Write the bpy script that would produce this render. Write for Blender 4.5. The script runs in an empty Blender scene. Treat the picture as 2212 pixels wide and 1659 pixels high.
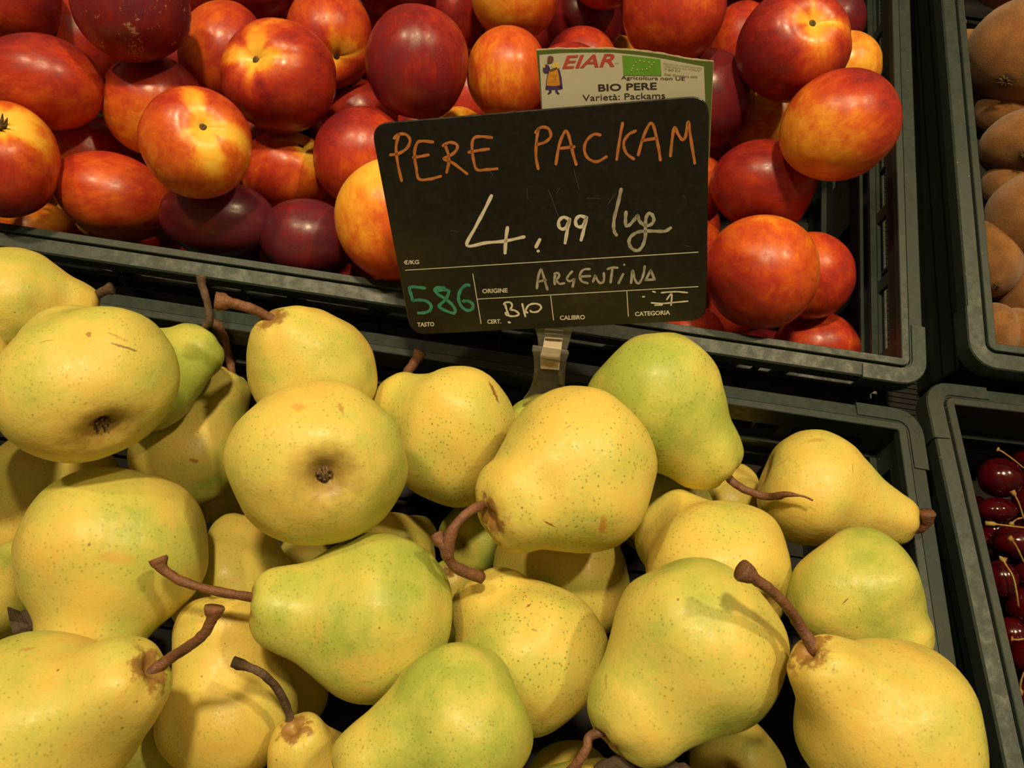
import bpy, bmesh, math, random
import numpy as np
from mathutils import Vector, Matrix, noise
from mathutils.bvhtree import BVHTree

random.seed(7)
S = bpy.context.scene
COL = S.collection

# ---------------------------------------------------------------- camera
F = 1750.0
PITCH = math.radians(48.6)
ROLL = math.radians(8.53)
W = Vector((0, math.cos(PITCH), -math.sin(PITCH)))
UPR = Vector((0, math.sin(PITCH), math.cos(PITCH)))
XR = Vector((1, 0, 0))
XC = XR * math.cos(ROLL) + UPR * math.sin(ROLL)
YC = -XR * math.sin(ROLL) + UPR * math.cos(ROLL)
CAM = Vector((0, 0, 1.35))
cam_data = bpy.data.cameras.new('camera')
cam = bpy.data.objects.new('camera', cam_data)
COL.objects.link(cam)
rot = Matrix((XC, YC, -W)).transposed()
cam.matrix_world = Matrix.Translation(CAM) @ rot.to_4x4()
cam_data.sensor_fit = 'HORIZONTAL'
cam_data.sensor_width = 36.0
cam_data.lens = F / 2212 * 36.0
cam_data.clip_start = 0.01
S.camera = cam

# ---------------------------------------------------------------- light
S.view_settings.view_transform = 'Standard'
S.view_settings.look = 'None'
S.view_settings.gamma = 1.0
S.view_settings.use_curve_mapping = False
S.view_settings.exposure = 0.15
world = bpy.data.worlds.new('shop_interior')
S.world = world
world.use_nodes = True
wn = world.node_tree.nodes['Background']
wn.inputs[0].default_value = (1.0, 0.72, 0.38, 1)
wn.inputs[1].default_value = 0.10


def ceiling_spot(x, y, z, power, size, aim=(0, 0.3, 0.95), col=(1.0, 0.78, 0.44)):
    ld = bpy.data.lights.new('ceiling_spotlight', 'AREA')
    ld.shape = 'DISK'
    ld.size = size
    ld.energy = power
    ld.color = col
    ld.spread = math.radians(110)
    o = bpy.data.objects.new('ceiling_spotlight', ld)
    COL.objects.link(o)
    o.location = (x, y, z)
    d = Vector(aim) - Vector((x, y, z))
    o.rotation_euler = d.to_track_quat('-Z', 'Y').to_euler()
    return o


ceiling_spot(-0.08, 0.02, 2.75, 7.8, 0.13)
ceiling_spot(0.80, 0.25, 2.75, 4.6, 0.10)
ceiling_spot(-0.85, 0.10, 2.75, 3.4, 0.10)

# ---------------------------------------------------------------- helpers


def cray(u, v):
    """direction with unit depth along the view axis for a pixel of the photograph"""
    return XC * ((u - 1106) / F) - YC * ((v - 829.5) / F) + W


def at(u, v, z):
    return CAM + cray(u, v) * z


def hitp(u, v, p0, n):
    d = cray(u, v)
    return CAM + d * ((p0 - CAM).dot(n) / d.dot(n))


def tag(o, label=None, cat=None, group=None, kind=None):
    if label:
        o['label'] = label
    if cat:
        o['category'] = cat
    if group:
        o['group'] = group
    if kind:
        o['kind'] = kind
    return o


def link(name, me, mat=None, parent=None):
    o = bpy.data.objects.new(name, me)
    COL.objects.link(o)
    if mat and me:
        me.materials.clear()
        me.materials.append(mat)
    if parent:
        o.parent = parent
    return o


def empty(name, mw):
    o = bpy.data.objects.new(name, None)
    o.empty_display_size = 0.02
    COL.objects.link(o)
    o.matrix_world = mw
    return o


def mesh(name, vs, fs, smooth=True):
    me = bpy.data.meshes.new(name)
    me.from_pydata([tuple(v) for v in vs], [], fs)
    me.update()
    if smooth:
        me.polygons.foreach_set('use_smooth', [True] * len(me.polygons))
    return me


def catmull(pts, n):
    P = [np.array(p, float) for p in pts]
    if len(P) == 2:
        return [P[0] + (P[1] - P[0]) * t for t in np.linspace(0, 1, max(2, n // 2))]
    P = [2 * P[0] - P[1]] + P + [2 * P[-1] - P[-2]]
    out = []
    for i in range(1, len(P) - 2):
        a, b, c, d = P[i - 1:i + 3]
        for k in range(n):
            t = k / n
            out.append(.5 * ((2 * b) + (c - a) * t + (2 * a - 5 * b + 4 * c - d) * t * t + (3 * b - a - 3 * c + d) * t ** 3))
    out.append(P[-2])
    return out


def tube(pts, rad, seg=10, cap=True, rough=0.0, seed=0):
    """closed tube through 3-D points with a radius for each"""
    vs, fs = [], []
    P = [Vector(p) for p in pts]
    n = len(P)
    t0 = (P[1] - P[0]).normalized()
    ref = t0.orthogonal().normalized()
    for i in range(n):
        t = (P[min(i + 1, n - 1)] - P[max(i - 1, 0)]).normalized()
        ref = (ref - t * ref.dot(t)).normalized()
        b = t.cross(ref)
        for k in range(seg):
            a = 2 * math.pi * k / seg
            r = rad[i]
            if rough:
                r *= 1 + rough * noise.noise(Vector((math.cos(a) * 1.6 + seed, math.sin(a) * 1.6, i * .6)))
            vs.append(P[i] + (ref * math.cos(a) + b * math.sin(a)) * r)
    for i in range(n - 1):
        for k in range(seg):
            k2 = (k + 1) % seg
            fs.append((i * seg + k, i * seg + k2, (i + 1) * seg + k2, (i + 1) * seg + k))
    if cap:
        vs += [P[0], P[-1]]
        a, b = len(vs) - 2, len(vs) - 1
        for k in range(seg):
            k2 = (k + 1) % seg
            fs.append((a, k2, k))
            fs.append((b, (n - 1) * seg + k, (n - 1) * seg + k2))
    return vs, fs


class MB:
    def __init__(s):
        s.v, s.f = [], []

    def add(s, vs, fs):
        o = len(s.v)
        s.v += [Vector(v) for v in vs]
        s.f += [tuple(i + o for i in f) for f in fs]

    def box(s, x0, x1, y0, y1, z0, z1):
        v = [(x, y, z) for z in (z0, z1) for y in (y0, y1) for x in (x0, x1)]
        s.add(v, [(0, 2, 3, 1), (4, 5, 7, 6), (0, 1, 5, 4), (2, 6, 7, 3), (0, 4, 6, 2), (1, 3, 7, 5)])

    def build(s, name, mat, parent=None, bevel=0.0, smooth=False, segs=1):
        me = mesh(name, s.v, s.f, smooth)
        if bevel:
            bm = bmesh.new()
            bm.from_mesh(me)
            bmesh.ops.bevel(bm, geom=bm.edges[:], offset=bevel, segments=segs, affect='EDGES', clamp_overlap=True)
            bm.to_mesh(me)
            bm.free()
        return link(name, me, mat, parent)


# ---------------------------------------------------------------- materials
class NT:
    def __init__(s, name):
        s.m = bpy.data.materials.new(name)
        s.m.use_nodes = True
        s.t = s.m.node_tree
        s.b = s.t.nodes['Principled BSDF']

    def n(s, typ, **kw):
        nd = s.t.nodes.new(typ)
        for k, v in kw.items():
            setattr(nd, k, v)
        return nd

    def l(s, a, b):
        s.t.links.new(a, b)

    def put(s, sock, v):
        if hasattr(v, 'is_linked') or isinstance(v, bpy.types.NodeSocket):
            s.l(v, sock)
        else:
            sock.default_value = v

    def attr(s, name, vec=True, obj=False):
        a = s.n('ShaderNodeAttribute', attribute_name=name, attribute_type='OBJECT' if obj else 'GEOMETRY')
        return a.outputs['Vector' if vec else 'Fac']

    def noise(s, vec, scale, detail=3, rough=.5, dist=0.0, out=0):
        nd = s.n('ShaderNodeTexNoise')
        s.l(vec, nd.inputs['Vector'])
        nd.inputs['Scale'].default_value = scale
        nd.inputs['Detail'].default_value = detail
        nd.inputs['Roughness'].default_value = rough
        nd.inputs['Distortion'].default_value = dist
        return nd.outputs[out]

    def math(s, op, a, b=0.0, c=0.0, clamp=False):
        nd = s.n('ShaderNodeMath', operation=op, use_clamp=clamp)
        s.put(nd.inputs[0], a)
        s.put(nd.inputs[1], b)
        s.put(nd.inputs[2], c)
        return nd.outputs[0]

    def vmath(s, op, a, b=(0, 0, 0)):
        nd = s.n('ShaderNodeVectorMath', operation=op)
        s.put(nd.inputs[0], a)
        s.put(nd.inputs[1], b)
        return nd

    def step(s, x, a, b, lo=0.0, hi=1.0):
        nd = s.n('ShaderNodeMapRange', interpolation_type='SMOOTHSTEP')
        s.put(nd.inputs[0], x)
        nd.inputs[1].default_value = a
        nd.inputs[2].default_value = b
        nd.inputs[3].default_value = lo
        nd.inputs[4].default_value = hi
        return nd.outputs[0]

    def mix(s, f, a, b):
        nd = s.n('ShaderNodeMix', data_type='RGBA')
        s.put(nd.inputs[0], f)
        s.put(nd.inputs[6], a if not isinstance(a, tuple) else (*a, 1)[:4])
        s.put(nd.inputs[7], b if not isinstance(b, tuple) else (*b, 1)[:4])
        return nd.outputs[2]

    def ramp(s, x, stops):
        nd = s.n('ShaderNodeValToRGB')
        s.put(nd.inputs[0], x)
        el = nd.color_ramp.elements
        while len(el) < len(stops):
            el.new(.5)
        for e, (p, c) in zip(el, stops):
            e.position = p
            e.color = (*c, 1)
        return nd.outputs[0]

    def bump(s, h, strength, dist=0.001):
        nd = s.n('ShaderNodeBump')
        s.l(h, nd.inputs['Height'])
        nd.inputs['Strength'].default_value = strength
        nd.inputs['Distance'].default_value = dist
        s.l(nd.outputs[0], s.b.inputs['Normal'])

    def done(s, color=None, rough=None, spec=None):
        if color is not None:
            s.put(s.b.inputs['Base Color'], (*color, 1) if isinstance(color, tuple) else color)
        if rough is not None:
            s.put(s.b.inputs['Roughness'], rough)
        if spec is not None:
            s.b.inputs['Specular IOR Level'].default_value = spec
        return s.m


def pear_material(name='pear_skin', scars=()):
    m = NT(name)
    shp = m.attr('shp')
    ends = m.n('ShaderNodeSeparateXYZ')
    m.l(m.attr('ends'), ends.inputs[0])
    seed = m.attr('seed', False, True)
    green = m.attr('green', False, True)
    spots = m.attr('spots', False, True)
    off = m.n('ShaderNodeCombineXYZ')
    m.put(off.inputs[0], seed)
    m.put(off.inputs[1], m.math('MULTIPLY', seed, 1.7))
    green = m.math('SUBTRACT', green, .02)
    p = m.vmath('ADD', shp, off.outputs[0]).outputs[0]
    n1 = m.noise(p, 1.1, 2, .5)
    n2 = m.noise(p, 5.5, 3, .6, .4)
    n3 = m.noise(p, 26, 3, .65)
    g = m.math('ADD', m.math('MULTIPLY', m.math('SUBTRACT', n1, .46), 1.9), green)
    g = m.math('ADD', g, m.math('MULTIPLY', m.math('SUBTRACT', n2, .5), .55))
    g = m.math('ADD', g, m.math('MULTIPLY', m.math('SUBTRACT', n3, .5), .45), clamp=True)
    c = m.ramp(g, [(0.0, (.68, .50, .105)), (.35, (.625, .52, .115)), (.65, (.50, .495, .10)), (1.0, (.35, .42, .07))])
    # ochre blush
    bl = m.step(m.noise(p, 1.5, 3, .6), .56, .78)
    c = m.mix(m.math('MULTIPLY', bl, .45), c, (.70, .40, .085))
    # lenticels
    vo = m.n('ShaderNodeTexVoronoi')
    m.l(p, vo.inputs['Vector'])
    vo.inputs['Scale'].default_value = 16.5
    dot = m.step(vo.outputs['Distance'], .06, .33, 1, 0)
    patch = m.step(m.noise(p, 2.2, 2), .36, .58, .35, 1)
    dm = m.math('MULTIPLY', m.math('MULTIPLY', dot, patch), spots, clamp=True)
    c = m.mix(dm, c, (.25, .235, .035))
    vo2 = m.n('ShaderNodeTexVoronoi')
    m.l(p, vo2.inputs['Vector'])
    vo2.inputs['Scale'].default_value = 3.1
    sp = m.math('MULTIPLY', m.step(vo2.outputs['Distance'], .03, .06, 1, 0), .7)
    c = m.mix(sp, c, (.16, .08, .02))
    # russet round the stem, brown round the calyx
    w = m.math('MULTIPLY', m.math('SUBTRACT', m.noise(p, 7, 3, .6), .5), .5)
    ru = m.step(m.math('ADD', ends.outputs[0], m.math('MULTIPLY', w, 1.3)), .15, .29, .8, 0)
    c = m.mix(ru, c, (.23, .085, .028))
    ca = m.step(m.math('ADD', ends.outputs[1], m.math('MULTIPLY', w, .8)), .05, .56, .8, 0)
    c = m.mix(ca, c, (.22, .12, .03))
    for (cen, dirv, ln, wd, col, st) in scars:
        d = m.vmath('SUBTRACT', shp, tuple(cen)).outputs[0]
        a = m.vmath('DOT_PRODUCT', d, tuple(dirv)).outputs['Value']
        dn = m.vmath('LENGTH', d).outputs['Value']
        perp = m.math('SQRT', m.math('MAXIMUM', m.math('SUBTRACT', m.math('MULTIPLY', dn, dn), m.math('MULTIPLY', a, a)), 0))
        perp = m.math('ADD', perp, m.math('MULTIPLY', m.math('SUBTRACT', m.noise(shp, 22, 3, .7), .5), wd * 2.6))
        q = m.math('ADD', m.math('POWER', m.math('ABSOLUTE', m.math('DIVIDE', a, ln)), 2.0), m.math('POWER', m.math('ABSOLUTE', m.math('DIVIDE', perp, wd)), 2.0))
        k = m.step(q, .25, 1.1, st, 0)
        c = m.mix(k, c, col)
    m.done(c, .42, .35)
    m.put(m.b.inputs['Roughness'], m.step(m.noise(p, 9, 2), .3, .7, .34, .52))
    m.b.inputs['Subsurface Weight'].default_value = .12
    m.b.inputs['Subsurface Radius'].default_value = (1.0, .7, .15)
    m.b.inputs['Subsurface Scale'].default_value = .004
    m.bump(m.math('ADD', m.math('MULTIPLY', n2, 1.0), m.math('MULTIPLY', n3, .35)), .22, .0016)
    return m.m


def nectarine_material():
    m = NT('nectarine_skin')
    shp = m.attr('shp')
    tone = m.attr('tone', False)
    seed = m.attr('seed', False, True)
    off = m.n('ShaderNodeCombineXYZ')
    m.put(off.inputs[0], seed)
    m.put(off.inputs[1], m.math('MULTIPLY', seed, 1.3))
    p = m.vmath('ADD', shp, off.outputs[0]).outputs[0]
    ps = m.vmath('MULTIPLY', p, (1, 1, .42)).outputs[0]
    n1 = m.noise(p, 1.5, 3, .6)
    n2 = m.noise(ps, 6.5, 5, .65, .5)
    n3 = m.noise(ps, 30, 4, .7)
    t = m.math('ADD', tone, m.math('MULTIPLY', m.math('SUBTRACT', n1, .46), .62))
    t = m.math('ADD', t, m.math('MULTIPLY', m.math('SUBTRACT', n2, .5), .42))
    t = m.math('ADD', t, m.math('MULTIPLY', m.math('SUBTRACT', n3, .5), .13), clamp=True)
    c = m.ramp(t, [(.0, (.86, .50, .06)), (.16, (.80, .33, .03)), (.34, (.62, .115, .015)), (.54, (.42, .036, .014)), (.76, (.21, .013, .016)), (1.0, (.105, .015, .028))])
    vo = m.n('ShaderNodeTexVoronoi')
    m.l(p, vo.inputs['Vector'])
    vo.inputs['Scale'].default_value = 24
    fl = m.math('MULTIPLY', m.step(vo.outputs['Distance'], .06, .22, 1, 0), m.step(m.noise(p, 3, 2), .5, .7, 0, .35))
    c = m.mix(fl, c, (.62, .26, .10))
    sc = m.attr('scuff', False, True)
    k = m.math('MULTIPLY', m.step(m.math('ADD', m.noise(p, 7, 5, .75), m.math('MULTIPLY', m.noise(p, 2, 1), .5)), .86, .93), sc)
    c = m.mix(k, c, (.42, .20, .12))
    m.done(c, None, .42)
    m.put(m.b.inputs['Roughness'], m.step(m.noise(p, 6, 4, .7), .35, .7, .27, .46))
    m.b.inputs['Subsurface Weight'].default_value = .06
    m.b.inputs['Subsurface Radius'].default_value = (1.0, .35, .1)
    m.b.inputs['Subsurface Scale'].default_value = .003
    m.bump(n3, .06, .0006)
    return m.m


def simple(name, col, rough=.5, spec=.5, nscale=60, var=.25, bump=.15, dist=.0006, var_col=None):
    m = NT(name)
    tc = m.n('ShaderNodeTexCoord').outputs['Object']
    n1 = m.noise(tc, nscale, 5, .65)
    n2 = m.noise(tc, nscale * 5, 3, .6)
    f = m.step(n1, .3, .7)
    c2 = var_col if var_col else tuple(x * (1 - var) for x in col)
    c = m.mix(f, col, c2)
    m.done(c, None, spec)
    m.put(m.b.inputs['Roughness'], m.step(n2, .3, .7, max(rough - .08, .02), min(rough + .1, 1)))
    if bump:
        m.bump(n2, bump, dist)
    return m.m


def crate_material():
    m = NT('crate_plastic')
    tc = m.n('ShaderNodeTexCoord').outputs['Object']
    n1 = m.noise(tc, 14, 4, .6)
    n2 = m.noise(tc, 160, 4, .7)
    n4 = m.noise(tc, 45, 5, .75)
    c = m.mix(m.step(n1, .3, .7), (.014, .028, .023), (.024, .031, .024))
    # pale scuffs and dust
    c = m.mix(m.step(n4, .60, .78, 0, .25), c, (.11, .10, .075))
    st = m.vmath('MULTIPLY', tc, (1, 1, 1)).outputs[0]
    vo = m.n('ShaderNodeTexVoronoi')
    m.l(st, vo.inputs['Vector'])
    vo.inputs['Scale'].default_value = 130
    c = m.mix(m.math('MULTIPLY', m.step(vo.outputs['Distance'], .02, .09, 1, 0), m.step(n1, .45, .6, 0, .6)), c, (.30, .26, .19))
    m.done(c, None, .5)
    m.put(m.b.inputs['Roughness'], m.step(n2, .3, .7, .38, .58))
    m.bump(n2, .25, .0003)
    return m.m


def kiwi_material():
    m = NT('kiwi_skin')
    shp = m.attr('shp')
    n1 = m.noise(shp, 2.0, 4, .6)
    n2 = m.noise(m.vmath('MULTIPLY', shp, (1, 1, .25)).outputs[0], 40, 4, .7)
    c = m.mix(m.step(n1, .3, .7), (.34, .155, .042), (.21, .088, .024))
    c = m.mix(m.step(n2, .42, .65, 0, .5), c, (.16, .07, .022))
    e = m.n('ShaderNodeSeparateXYZ')
    m.l(m.attr('ends'), e.inputs[0])
    c = m.mix(m.step(m.math('ADD', e.outputs[0], m.math('MULTIPLY', m.math('SUBTRACT', m.noise(shp, 8, 3), .5), .3)), .05, .22, .9, 0), c, (.05, .03, .015))
    m.done(c, .85, .2)
    m.b.inputs['Sheen Weight'].default_value = .25
    m.bump(n2, .5, .0012)
    return m.m


M_PEAR = pear_material()
M_NECT = nectarine_material()
M_CRATE = crate_material()
M_KIWI = kiwi_material()
M_FUZZ = simple('kiwi_fuzz', (.37, .175, .05), .8, .2, bump=0)
M_STEM = simple('pear_stem', (.21, .092, .042), .55, .4, 130, .5, .8, .0008, (.115, .052, .028))
M_STEM_DARK = simple('old_pear_stem', (.13, .085, .055), .8, .25, 150, .5, .9, .0008, (.06, .035, .022))
M_CALYX = simple('dry_calyx', (.20, .13, .06), .85, .2, 220, .5, .8, .0006, (.07, .04, .02))
M_SCAR = simple('stem_scar', (.16, .10, .035), .8, .2, 300, .4, .8, .0006, (.06, .035, .012))
M_CHERRY = simple('cherry_skin', (.062, .0018, .004), .14, .5, 40, .5, 0, 0, (.022, .0012, .003))
M_CSTEM = simple('cherry_stem', (.30, .23, .05), .6, .3, 200, .4, .4, .0004, (.26, .12, .035))
M_LEAF = simple('dry_leaf', (.105, .07, .05), .8, .2, 120, .4, .9, .001, (.05, .035, .022))
M_BOARD = simple('black_board', (.0105, .0092, .0068), .33, .45, 40, .3, .05, .0002)
M_WHITE = simple('white_marker', (.58, .55, .46), .5, .4, 300, .3, 0, 0, (.46, .43, .35))
M_GREY = simple('smudged_white_marker', (.34, .32, .26), .5, .4, 200, .5, 0, 0, (.20, .185, .15))
M_PRINT = simple('white_print', (.52, .50, .42), .5, .4, 300, .15, 0, 0)
M_ORANGE = simple('orange_marker', (.42, .145, .035), .5, .4, 200, .35, 0, 0, (.30, .10, .025))
M_TEAL = simple('teal_marker', (.035, .23, .16), .5, .4, 200, .3, 0, 0, (.02, .15, .10))
M_SCRATCH = simple('scratch', (.10, .09, .07), .5, .4, 200, .4, 0, 0)
M_CARD = simple('printed_cardboard', (.075, .10, .022), .6, .3, 60, .15, .1, .0003)
M_CARDCORE = simple('torn_cardboard', (.45, .38, .24), .9, .1, 200, .2, .5, .0005)
M_LABEL = simple('label_paper', (.42, .40, .31), .45, .4, 30, .06, .15, .0004)
M_RED = simple('red_ink', (.38, .055, .035), .5, .3, 100, .1, 0, 0)
M_GREEN = simple('green_ink', (.10, .26, .025), .5, .3, 100, .1, 0, 0)
M_PALE = simple('pale_ink', (.42, .46, .20), .5, .3, 100, .1, 0, 0)
M_BLACKINK = simple('black_ink', (.035, .028, .025), .5, .3, 100, .1, 0, 0)
M_OLIVEINK = simple('olive_ink', (.22, .21, .09), .5, .3, 100, .1, 0, 0)
M_PURPLE = simple('purple_ink', (.055, .03, .10), .5, .3, 100, .1, 0, 0)
M_YELLOWINK = simple('yellow_ink', (.55, .42, .08), .5, .3, 100, .1, 0, 0)
M_GOLDINK = simple('golden_ink', (.52, .25, .03), .5, .3, 900, .4, 0, 0, (.36, .13, .02))
M_SKIN = simple('brown_ink', (.13, .055, .04), .5, .3, 100, .1, 0, 0)
M_MAT = simple('black_liner_and_shaded_base', (.008, .007, .005), .5, .4, 500, .3, .3, .0008)
M_FLOOR = simple('floor_tiles', (.30, .26, .20), .4, .4, 5, .1, .05, .001)


def glass_mat():
    m = NT('clear_plastic')
    m.done((.80, .77, .68), .12, .5)
    m.b.inputs['Transmission Weight'].default_value = .93
    m.b.inputs['IOR'].default_value = 1.35
    return m.m


M_CLEAR = glass_mat()
M_MILKY = simple('milky_plastic', (.48, .41, .30), .4, .5, 60, .1, .1, .0004)

# ---------------------------------------------------------------- crates


def frame_matrix(corner, tilt, yaw):
    """crate axes: x along the row, y towards the back (rising by tilt), z out of the crate"""
    R = Matrix.Rotation(tilt, 3, 'X') @ Matrix.Rotation(yaw, 3, 'Z')
    return Matrix.Translation(corner) @ R.to_4x4()


TILT_LOW = math.radians(10)
TILT_HIGH = math.radians(21.4)
CW, CD, CH = .64, .40, .150
MAT_PEAR = frame_matrix(at(1988, 889, .457), TILT_LOW, 0)          # back right corner
MAT_NECT = frame_matrix(at(2003, 830, .455), TILT_HIGH, 0)         # front right corner
MAT_KIWI = frame_matrix(at(2104, 784, .452), TILT_HIGH, math.radians(1.2))   # front left corner
MAT_CHER = frame_matrix(at(2000, 822, .463), TILT_LOW, math.radians(2.4))   # back left corner


def rrect(x0, x1, y0, y1, o, r, n=6):
    rr = max(r - o, .0006)
    x0, x1, y0, y1 = x0 + o, x1 - o, y0 + o, y1 - o
    out = []
    for cx, cy, a0 in ((x1 - rr, y0 + rr, -90), (x1 - rr, y1 - rr, 0), (x0 + rr, y1 - rr, 90), (x0 + rr, y0 + rr, 180)):
        for k in range(n + 1):
            a = math.radians(a0 + 90 * k / n)
            out.append((cx + rr * math.cos(a), cy + rr * math.sin(a)))
    return out


def sweep(mb, x0, x1, y0, y1, prof, r=.014):
    rings = []
    for (o, z) in prof:
        rings.append([(x, y, z) for x, y in rrect(x0, x1, y0, y1, o, r)])
    N = len(rings[0])
    P = len(prof)
    vs = [v for ring in rings for v in ring]
    fs = []
    for i in range(P):
        j = (i + 1) % P
        for k in range(N):
            k2 = (k + 1) % N
            fs.append((i * N + k, i * N + k2, j * N + k2, j * N + k))
    mb.add(vs, fs)


def slotted(mb, L, to3, zt, zb, th, windows):
    """wall panel length L between heights zt > zb; windows: rows of (ztop, zbot, pitch, width)"""
    z = zt
    for (a, b, pitch, wd) in windows:
        mb_box(mb, to3, 0, L, z, a, th)
        n = int((L - .02) // pitch)
        m0 = (L - n * pitch) / 2
        x = 0
        for k in range(n):
            s = m0 + k * pitch + (pitch - wd) / 2
            mb_box(mb, to3, x, s, a, b, th)
            x = s + wd
        mb_box(mb, to3, x, L, a, b, th)
        z = b
    mb_box(mb, to3, 0, L, z, zb, th)


def mb_box(mb, to3, a, b, z1, z0, th):
    vs = [to3(x, y, z) for z in (z0, z1) for y in (0, th) for x in (a, b)]
    mb.add(vs, [(0, 2, 3, 1), (4, 5, 7, 6), (0, 1, 5, 4), (2, 6, 7, 3), (0, 4, 6, 2), (1, 3, 7, 5)])


def make_crate(mw, x0, y0, label, inner_lip=True, H=CH, W_=CW, D_=CD, plain=False):
    root = empty('fruit_crate', mw)
    tag(root, label, 'crate', 'dark green plastic display crates')
    x1, y1 = x0 + W_, y0 + D_
    rim = MB()
    prof = [(.0042, -.0035), (.0022, -.0120), (.0004, -.0125), (.0000, -.0032), (.0009, -.0022), (.0084, -.0016), (.0087, -.0028),
            (.0091, -.0028), (.0094, -.0004), (.0098, .0000), (.0136, .0000), (.0140, -.0004), (.0138, -.0060), (.0130, -.0062), (.0128, -.0026)]
    sweep(rim, x0, x1, y0, y1, prof)
    r = rim.build('rim', M_CRATE, root)
    # corner pads: stepped L-shaped caps wrapping each corner
    for cx, cy, sx, sy in ((x0, y0, 1, 1), (x1, y0, -1, 1), (x0, y1, 1, -1), (x1, y1, -1, -1)):
        c = MB()
        prof2 = [(-.0013, -.0135), (-.0013, -.0020), (-.0006, -.0012), (.0074, -.0008), (.0078, -.0028), (.0010, -.0035), (.0004, -.0135)]
        ln = .036
        rings = []
        for (o, z) in prof2:
            rr = max(.014 - o, .001)
            pts = [(ln, o)]
            for k in range(7):
                a = math.radians(90 * k / 6)
                pts.append((o + rr - rr * math.sin(a), o + rr - rr * math.cos(a)))
            pts.append((o, ln))
            rings.append([(cx + sx * px, cy + sy * py, z) for px, py in pts])
        N = len(rings[0])
        vs = [v for ring in rings for v in ring]
        fs = []
        P = len(prof2)
        for i in range(P):
            j = (i + 1) % P
            for k in range(N - 1):
                fs.append((i * N + k, i * N + k + 1, j * N + k + 1, j * N + k))
        fs.append(tuple(i * N for i in range(P)))
        fs.append(tuple(i * N + N - 1 for i in reversed(range(P))))
        c.add(vs, fs)
        c.build('corner_cap', M_CRATE, root)
    ins = .0095
    wl = [(-.0185, -.0310, .050, .042), (-.070, -.100, .062, .014)]
    if plain:
        wl = []
    walls = [
        (W_ - 2 * ins, lambda x, y, z: (x0 + ins + x, y0 + ins + y, z), W_),
        (W_ - 2 * ins, lambda x, y, z: (x0 + ins + x, y1 - ins - y, z), W_),
        (D_ - 2 * ins, lambda x, y, z: (x0 + ins + y, y0 + ins + x, z), D_),
        (D_ - 2 * ins, lambda x, y, z: (x1 - ins - y, y0 + ins + x, z), D_)]
    for L, to3, _ in walls:
        w = MB()
        slotted(w, L, to3, -.0024, -H + .002, .0024, wl)
        # ribs on the inside and the outside
        for zz in (-.0335, -.048, -.112):
            vs = [to3(x, y, z) for z in (zz - .0012, zz + .0012) for y in (.0 if plain else -.0035, .0062) for x in (0, L)]
            w.add(vs, [(0, 2, 3, 1), (4, 5, 7, 6), (0, 1, 5, 4), (2, 6, 7, 3), (0, 4, 6, 2), (1, 3, 7, 5)])
        n = 8 if L > .5 else 5
        for k in range(1, 1 if plain else n):
            xx = L * k / n
            vs = [to3(x, y, z) for z in (-H + .004, -.004) for y in (-.0032, 0) for x in (xx - .001, xx + .001)]
            w.add(vs, [(0, 2, 3, 1), (4, 5, 7, 6), (0, 1, 5, 4), (2, 6, 7, 3), (0, 4, 6, 2), (1, 3, 7, 5)])
        w.build('side_panel', M_CRATE, root)
    b = MB()
    nb = 14
    for k in range(nb):
        yy = y0 + ins + (D_ - 2 * ins) * k / nb
        b.box(x0 + ins, x1 - ins, yy, yy + .020, -H, -H + .003)
    for k in range(9):
        xx = x0 + ins + (W_ - 2 * ins - .012) * k / 8
        b.box(xx, xx + .012, y0 + ins, y1 - ins, -H - .002, -H)
    b.build('base_grid', M_MAT, root)  # same plastic as the walls; black colour paints in the shade inside the crate
    return root


make_crate(MAT_PEAR, -CW, -CD, 'dark green plastic crate heaped with green pears')
make_crate(MAT_NECT, -CW, 0, 'dark green plastic crate filled with red nectarines')
make_crate(MAT_KIWI, 0, 0, 'dark green plastic crate filled with brown kiwis', H=.105, plain=True)
make_crate(MAT_CHER, 0, -CD, 'dark green plastic crate filled with dark cherries', H=.085, plain=True)

# display stand under the crates
st = empty('display_stand', Matrix.Translation((0, .4, 0)))
tag(st, 'black sloping display stand under the fruit crates', 'stand')


def board(name, mw, x0, x1, y0, y1, z0, z1, mat, rows=0):
    b = MB()
    b.box(x0, x1, y0, y1, z0, z1)
    if rows:
        for k in range(rows):
            yy = y0 + (y1 - y0) * (k + .5) / rows
            b.box(x0, x1, yy - .0008, yy + .0008, z1, z1 + .0010)
    o = b.build(name, mat, st)
    o.matrix_parent_inverse = st.matrix_world.inverted()
    o.matrix_world = mw
    return o


bpy.context.view_layer.update()
board('shelf_board', MAT_PEAR, -.9, .9, -.43, .012, -CH - .020, -CH - .0022, M_MAT)
board('shelf_board', MAT_NECT, -.9, .9, -.006, .43, -CH - .020, -CH - .0022, M_MAT)
board('rubber_mat', MAT_NECT, .0025, .050, .0, .40, -.075, -.070, M_MAT, 110)
for x in (-.85, .85):
    for ya, hh in ((-.30, .70), (.30, .80)):
        lg = MB()
        lg.box(x - .02, x + .02, ya - .4, ya - .36, 0, hh)
        lg.build('leg', M_MAT, st)
fl = MB()
fl.box(-3, 3, -3, 3, -.02, 0)
tag(fl.build('floor', M_FLOOR), kind='structure')

# ---------------------------------------------------------------- fruit records
# camera-frame helper: (right, down, towards) -> world direction


def cdir(x, y, t):
    return XC * x - YC * y - W * t


LOWN = MAT_PEAR.to_3x3() @ Vector((0, 0, 1))
HIGHN = MAT_NECT.to_3x3() @ Vector((0, 0, 1))
P_PEAR = MAT_PEAR.translation
P_NECT = MAT_NECT.translation


def plane_depth(u, v, P0, n, h):
    d = cray(u, v)
    return (P0 + n * h - CAM).dot(n) / d.dot(n)

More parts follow.
